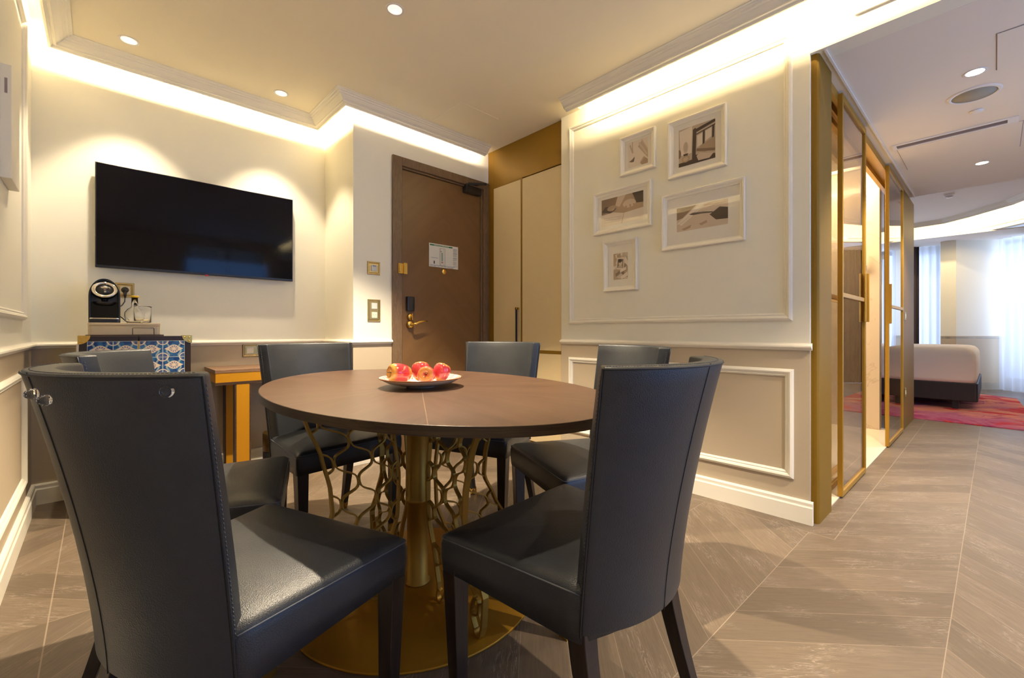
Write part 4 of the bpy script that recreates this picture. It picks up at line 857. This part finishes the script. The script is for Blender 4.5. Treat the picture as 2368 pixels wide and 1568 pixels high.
def chair_proto():
    t = thing('dining_chair', 'x', 'chair')
    s = seat_mesh().build('seat', LEATHER, t)
    p = MB(); p.tube([(q.x*1.008, q.y*1.008, .4795) for q in SO if q.y > -.21][:], .0016, 6); 
    g = MB(); g.tube([(q.x*1.004, q.y*1.004, .4795) for q in SO[50:]+SO[:35]], .0017, 6); g.build('seat_piping', STITCH, s)
    bk = back_mesh().build('backrest', LEATHER, t); bv = bk.modifiers.new('b', 'BEVEL'); bv.width = .006; bv.segments = 3; bv.limit_method = 'ANGLE'; bv.angle_limit = math.radians(50)
    path = [back_pt(k/20, -1, -.0004) for k in range(21)]+[back_pt(1, -1+2*k/28, -.0004) for k in range(1, 28)]+[back_pt(1-k/20, 1, -.0004) for k in range(21)]
    def inn(p): return p
    g = MB().tube([(x, y+.0015, z-.0045 if z > .93 else z) for x, y, z in path], .0022, 6); g.build('back_piping', PIPE, bk)
    g = MB()
    for s_ in (-.07,): MB().tube([back_pt(k/24, s_, -.0002) for k in range(0, 25)], .0011, 5).build('back_seam', PIPE, bk)
    g = MB()
    def dash(p, q): g.tube([p, q], .0008, 4)
    for s_ in (-1, 1):
        for k in range(64):
            f0 = .02+k*.0149; a = Vector(back_pt(f0, s_, .013)); c = Vector(back_pt(f0+.0085, s_, .013)); nrm_ = Vector((math.copysign(1, a.x)*.0004, .0006, 0)); dash(a+nrm_, c+nrm_)
        tag(g.build('stitching', STITCH, bk), kind='stuff'); g = MB()
    for k in range(90):
        p0 = -.97+k*.0215; dash(Vector(back_pt(1, p0, .011))+Vector((0, 0, .0004)), Vector(back_pt(1, p0+.013, .011))+Vector((0, 0, .0004)))
    tag(g.build('stitching', STITCH, bk), kind='stuff')
    for sx in (-1, 1):
        def leg(x0, y0, x1, y1, wt, wb, bend=0):
            v = []; L = 10; b = MB(); z0 = .42
            for k in range(L+1):
                u = k/L; z = z0*(1-u); hw = (wt+(wb-wt)*u)/2; x = x0+(x1-x0)*u; y = y0+(y1-y0)*(u**1.4)
                v += [(x-hw, y-hw, z), (x+hw, y-hw, z), (x+hw, y+hw, z), (x-hw, y+hw, z)]
            f = [(i*4+k, i*4+(k+1) % 4, (i+1)*4+(k+1) % 4, (i+1)*4+k) for i in range(L) for k in range(4)]+[(0, 1, 2, 3), tuple(4*L+k for k in (3, 2, 1, 0))]
            b.add(v, f); o = b.build('leg', LEGM, t, bevel=.002)
            # brass shoe with a pointed upper edge
            hw = wb/2+.0012; u = .9; x = x1; y = y1; h1, h2 = .048, .036; vv = []
            dxs = (x0-x1)*.11; dys = (y0-y1)*.13
            for (a, c) in ((-1, -1), (0, -1), (1, -1), (1, 0), (1, 1), (0, 1), (-1, 1), (-1, 0)): vv.append((x+a*hw, y+c*hw, 0))
            for i_, (a, c) in enumerate(((-1, -1), (0, -1), (1, -1), (1, 0), (1, 1), (0, 1), (-1, 1), (-1, 0))): hh = h1 if i_ % 2 == 0 else h2; vv.append((x+a*hw*1.06+dxs, y+c*hw*1.06+dys, hh))
            MB().add(vv, [(i, (i+1) % 8, (i+1) % 8+8, i+8) for i in range(8)]+[tuple(range(8))]).build('brass_shoe', BRASS, o)
        leg(sx*.230, .222, sx*.222, .216, .048, .030); leg(sx*.182, -.128, sx*.200, -.232, .046, .028)
    return t
proto = chair_proto()
def copy_tree(o, parent=None):
    c = o.copy(); COL.objects.link(c); c.parent = parent
    for ch_ in [x for x in kids[o.name]]: copy_tree(ch_, c)
    return c
CH = [(.891, .678, 2.1, 'nearest right dining chair, its back turned to the viewer'),
      (.230, 1.108, -68.9, 'nearest left dining chair with clear knobs on the back, in the left foreground'),
      (1.488, 1.097, 67.9, 'dining chair on the right side, half hidden behind the nearest right chair'),
      (1.522, 1.819, 111.1, 'far right dining chair in front of the entrance door and wardrobe'),
      (.822, 2.178, 185.6, 'far left dining chair in front of the console table'),
      (.246, 1.763, -109.0, 'dining chair on the left in front of the tiled trunk cabinet')]
kids = {}
for o in bpy.data.objects:
    kids.setdefault(o.name, [])
    if o.parent: kids.setdefault(o.parent.name, []).append(o)
chairs = []
for i, (x, y, r, lb) in enumerate(CH):
    c = proto if i == 0 else copy_tree(proto)
    c.location = (x, y, 0); c.rotation_euler = (0, 0, math.radians(r)); tag(c, 'blue-grey leather '+lb.replace('dining chair','chair'), 'chair', 'dining chairs around the oval table'); chairs.append(c)
# clear knobs on the back of the nearest left chair
def on_back(ph, z): f = (z-.398)/(ZT-.398); return back_pt(f, ph, 0)
for (ph_, z, big) in ((-.02, .903, 1), (.105, .895, 1), (.83, .910, 0)):
    f = (z-.398)/(ZT-.398)
    best = ph_
    p = Vector(back_pt(f, best, 0)); p2 = Vector(back_pt(f, best, .02)); nn = (p-p2).normalized()
    if big: g = MB().lathe([(0, 0), (.007, .0), (.0085, .003), (.008, .009), (.005, .014), (0, .016)], 8, smooth=False)
    else: g = MB().lathe([(0, 0), (.009, .0), (.0095, .003), (.0075, .005), (.0055, .0042), (0, .0042)], 28)
    o = g.build('clear_knob', GLASS, chairs[1]); o.location = p+nn*.0006; o.rotation_mode = 'XYZ'; o.rotation_euler = nn.to_track_quat('Z', 'Y').to_euler(); tag(o, 'clear faceted knob' if big else 'clear round disc')

# ================================================================== BEDROOM (corridor coordinates)
def bed():
    x, y = L2W(5.2, -.477); t = thing('bed', 'double bed with white linen on a dark upholstered base beyond the corridor', 'bed', (x, y, 0), RC)
    MB().rbox(0, 1.95, 0, 1.9, .118, .35, .03).build('bed_base', BEDBASE, t, bevel=.01)
    b = MB(); v = []; n = 0
    pts = []
    x0, x1, y0, y1 = .0, 1.92, .018, 1.88
    rings = [(.352, .0), (.40, -.006), (.60, -.006), (.70, .0), (.745, .02), (.775, .05), (.79, .10), (.796, .2)]
    def ring(ins, rc=.06):
        out = []
        for cx_, cy_, a0 in ((x1-rc, y1-rc, 0), (x0+rc, y1-rc, PI/2), (x0+rc, y0+rc, PI), (x1-rc, y0+rc, 1.5*PI)):
            for k in range(7): a = a0+PI/2*k/6; out.append((cx_+rc*math.cos(a), cy_+rc*math.sin(a)))
        mx, my = (x0+x1)/2, (y0+y1)/2; return [(mx+(p-mx)*(1-ins/.95), my+(q-my)*(1-ins/.95)) for p, q in out]
    R = [ring(i) for z, i in rings]; n = len(R[0])
    for (z, i), rr in zip(rings, R): v += [(p, q, z) for p, q in rr]
    f = [(i*n+k, i*n+(k+1) % n, (i+1)*n+(k+1) % n, (i+1)*n+k) for i in range(len(rings)-1) for k in range(n)]+[tuple((len(rings)-1)*n+k for k in range(n)), tuple(reversed(range(n)))]
    b.add(v, f, 0, True); b.build('mattress', SHEETM, t)
    for lx, ly in ((.10, .20), (.95, .20), (1.8, .20), (.10, 1.6), (1.8, 1.6)): MB().box(lx-.03, lx+.03, ly-.03, ly+.03, .011, .12).build('leg', BEDBASE, t, bevel=.004)
    return t
bed()
x, y = L2W(4.085, -.95); rg = tag(MB().prism([(0, 0), (3.05, .12), (3.3, .45), (3.3, 3.4), (0, 3.4)], 0, .010).build('rug', RUG, loc=(x, y, 0), rz=RC), 'red, pink and peach abstract rug under the bed', 'rug')
BC = [(7.9, 3.0), (7.9, .6), (7.86, .2), (7.75, -.12), (7.35, -.62), (6.9, -1.05), (6.3, -1.5), (5.4, -1.9), (4.4, -2.2)]
def ribbon(path, z0, z1, th, off=0):
    b = MB(); P = [Vector((p[0], p[1], 0)) for p in path]; return b.sweep([(p[0], p[1], z0) for p in path], [(off, 0), (off+th, 0), (off+th, z1-z0), (off, z1-z0)], (0, 0, 1))
# path runs so that its right hand side (cross(d,z)) points ... bedroom lies on the -s side
cor('wall_bedroom_header', ribbon(BC, 2.575, 2.90, -.10), WALL)
cor('ceiling_bedroom', MB().box(3.66, 8.6, -4.2, 3.2, 2.90, 2.94), CEILM)
ISL = [(3.66, 3.0), (7.05, 3.0), (7.06, .36), (7.0, -.08), (6.72, -.38), (6.25, -.78), (5.5, -1.15), (4.6, -1.45), (3.66, -1.65)]
cor('ceiling_bedroom_island', MB().prism(ISL, 2.765, 2.78), SOFF)
cor('trim_13', MB().sweep([(p[0], p[1], 2.70) for p in ISL[1:]], cprof(-1), (0, 0, 1)), WHITE)
cor('trim_14', ribbon(BC, 2.63, 2.65, .02), WHITE)
cor('wall_bedroom_pier', MB().box(7.97, 8.20, -.17, .02, 0, 2.60), WALL)
cor('wall_bedroom_bay', MB().add([(7.97, -.17, 0), (8.60, -.735, 0), (8.67, -.66, 0), (8.04, -.095, 0), (7.97, -.17, 2.60), (8.60, -.735, 2.60), (8.67, -.66, 2.60), (8.04, -.095, 2.60)], [(0, 1, 5, 4), (1, 2, 6, 5), (2, 3, 7, 6), (3, 0, 4, 7), (4, 5, 6, 7), (0, 3, 2, 1)]), WALL)
cor('trim_15', MB().sweep([(7.97, .02, .905), (7.97, -.17, .905), (8.60, -.735, .905)], [(a, b) for a, b in RPROF], (0, 0, -1)), WHITE)
cor('baseboard_bedroom', MB().sweep([(8.60, -.735, 0), (7.97, -.17, 0), (7.97, .02, 0)], BPROF, (0, 0, 1)), WHITE)
cor('ceiling_bedroom_bay', MB().box(7.4, 9.2, -3.5, 3.2, 2.56, 2.575), SOFF)
cor('wall_bedroom_back', MB().box(4.0, 8.5, 2.9, 3.0, 0, 2.9), WALL)
def frame_window(name, s, n, w_, rz):
    x, y = L2W(s, n); g = MB()
    for q in ((-w_/2, -w_/2+.06, .1, 2.5), (w_/2-.06, w_/2, .1, 2.5), (-.03, .03, .1, 2.5), (-w_/2, w_/2, .1, .2), (-w_/2, w_/2, 2.42, 2.5), (-w_/2, w_/2, 0, .1)): g.box(q[0], q[1], -.03, .03, q[2], q[3])
    struct(g.build(name, WHITE, loc=(x, y, 0), rz=rz))
frame_window('window_2', 8.52, .90, 1.8, RC+PI/2); frame_window('window_3', 8.35, -1.55, 2.0, RC+PI/2+math.radians(-28))
def curtain(name, label, path, z0, z1, amp, wave, m, th=.004):
    P = []
    for i in range(len(path)-1):
        a, c = Vector(path[i]), Vector(path[i+1]); L = (c-a).length; k = max(2, int(L/ (wave/8)))
        d = (c-a).normalized(); nn = Vector((-d.y, d.x))
        for j in range(k): u = j/k; s_ = u*L; P.append(a.lerp(c, u)+nn*amp*math.sin(2*PI*s_/wave+i)*(.7+.3*math.sin(s_*9)))
    b = MB(); v = []; n = len(P)
    for z, sc in ((z0, 1.15), ((z0+z1)/2, 1.0), (z1-.12, .9), (z1, .6)):
        for q, p in enumerate(P): v.append((p.x, p.y, z))
    f = [(i*n+k, i*n+k+1, (i+1)*n+k+1, (i+1)*n+k) for i in range(3) for k in range(n-1)]
    b.add(v, f, 0, True); x, y = L2W(0, 0); o = b.build(name, m, loc=(x, y, 0), rz=RC, fixn=False)
    return tag(o, label, 'curtain')
curtain('sheer_curtain', 'white sheer curtain in the window directly behind the bed', [(8.32, .33), (8.32, .02)], .02, 2.56, .03, .10, SHEER)
curtain('sheer_curtain', 'white sheer curtain at the right edge of the picture', [(8.40, -.66), (8.17, -.93), (7.6, -1.6), (6.8, -2.2)], .012, 2.56, .045, .13, SHEER)
curtain('dark_curtain', 'dark brown curtain between the gold end wall and the sheer behind the bed', [(8.28, .60), (8.28, .31)], .02, 2.56, .03, .08, BROWNC)
curtain('dark_curtain', 'dark brown curtain at the far right edge beside the sheer', [(8.05, -.955), (7.6, -1.42)], .012, 2.56, .03, .09, BROWNC).location.z = 0
x, y = L2W(5.27, -.222); t = thing('smoke_detector', 'white smoke detector with dark slots on the bedroom ceiling', 'smoke detector', (x, y, 2.765))
MB().lathe([(0, -.045), (.028, -.043), (.034, -.03), (.05, -.012), (.05, 0)], 28).build('body', HOUSE, t)
g = MB()
for i in range(3): g.lathe([(.0345, -.035+i*.007), (.037, -.034+i*.007), (.0355, -.032+i*.007)], 28)
g.build('slots', GREYV, t)
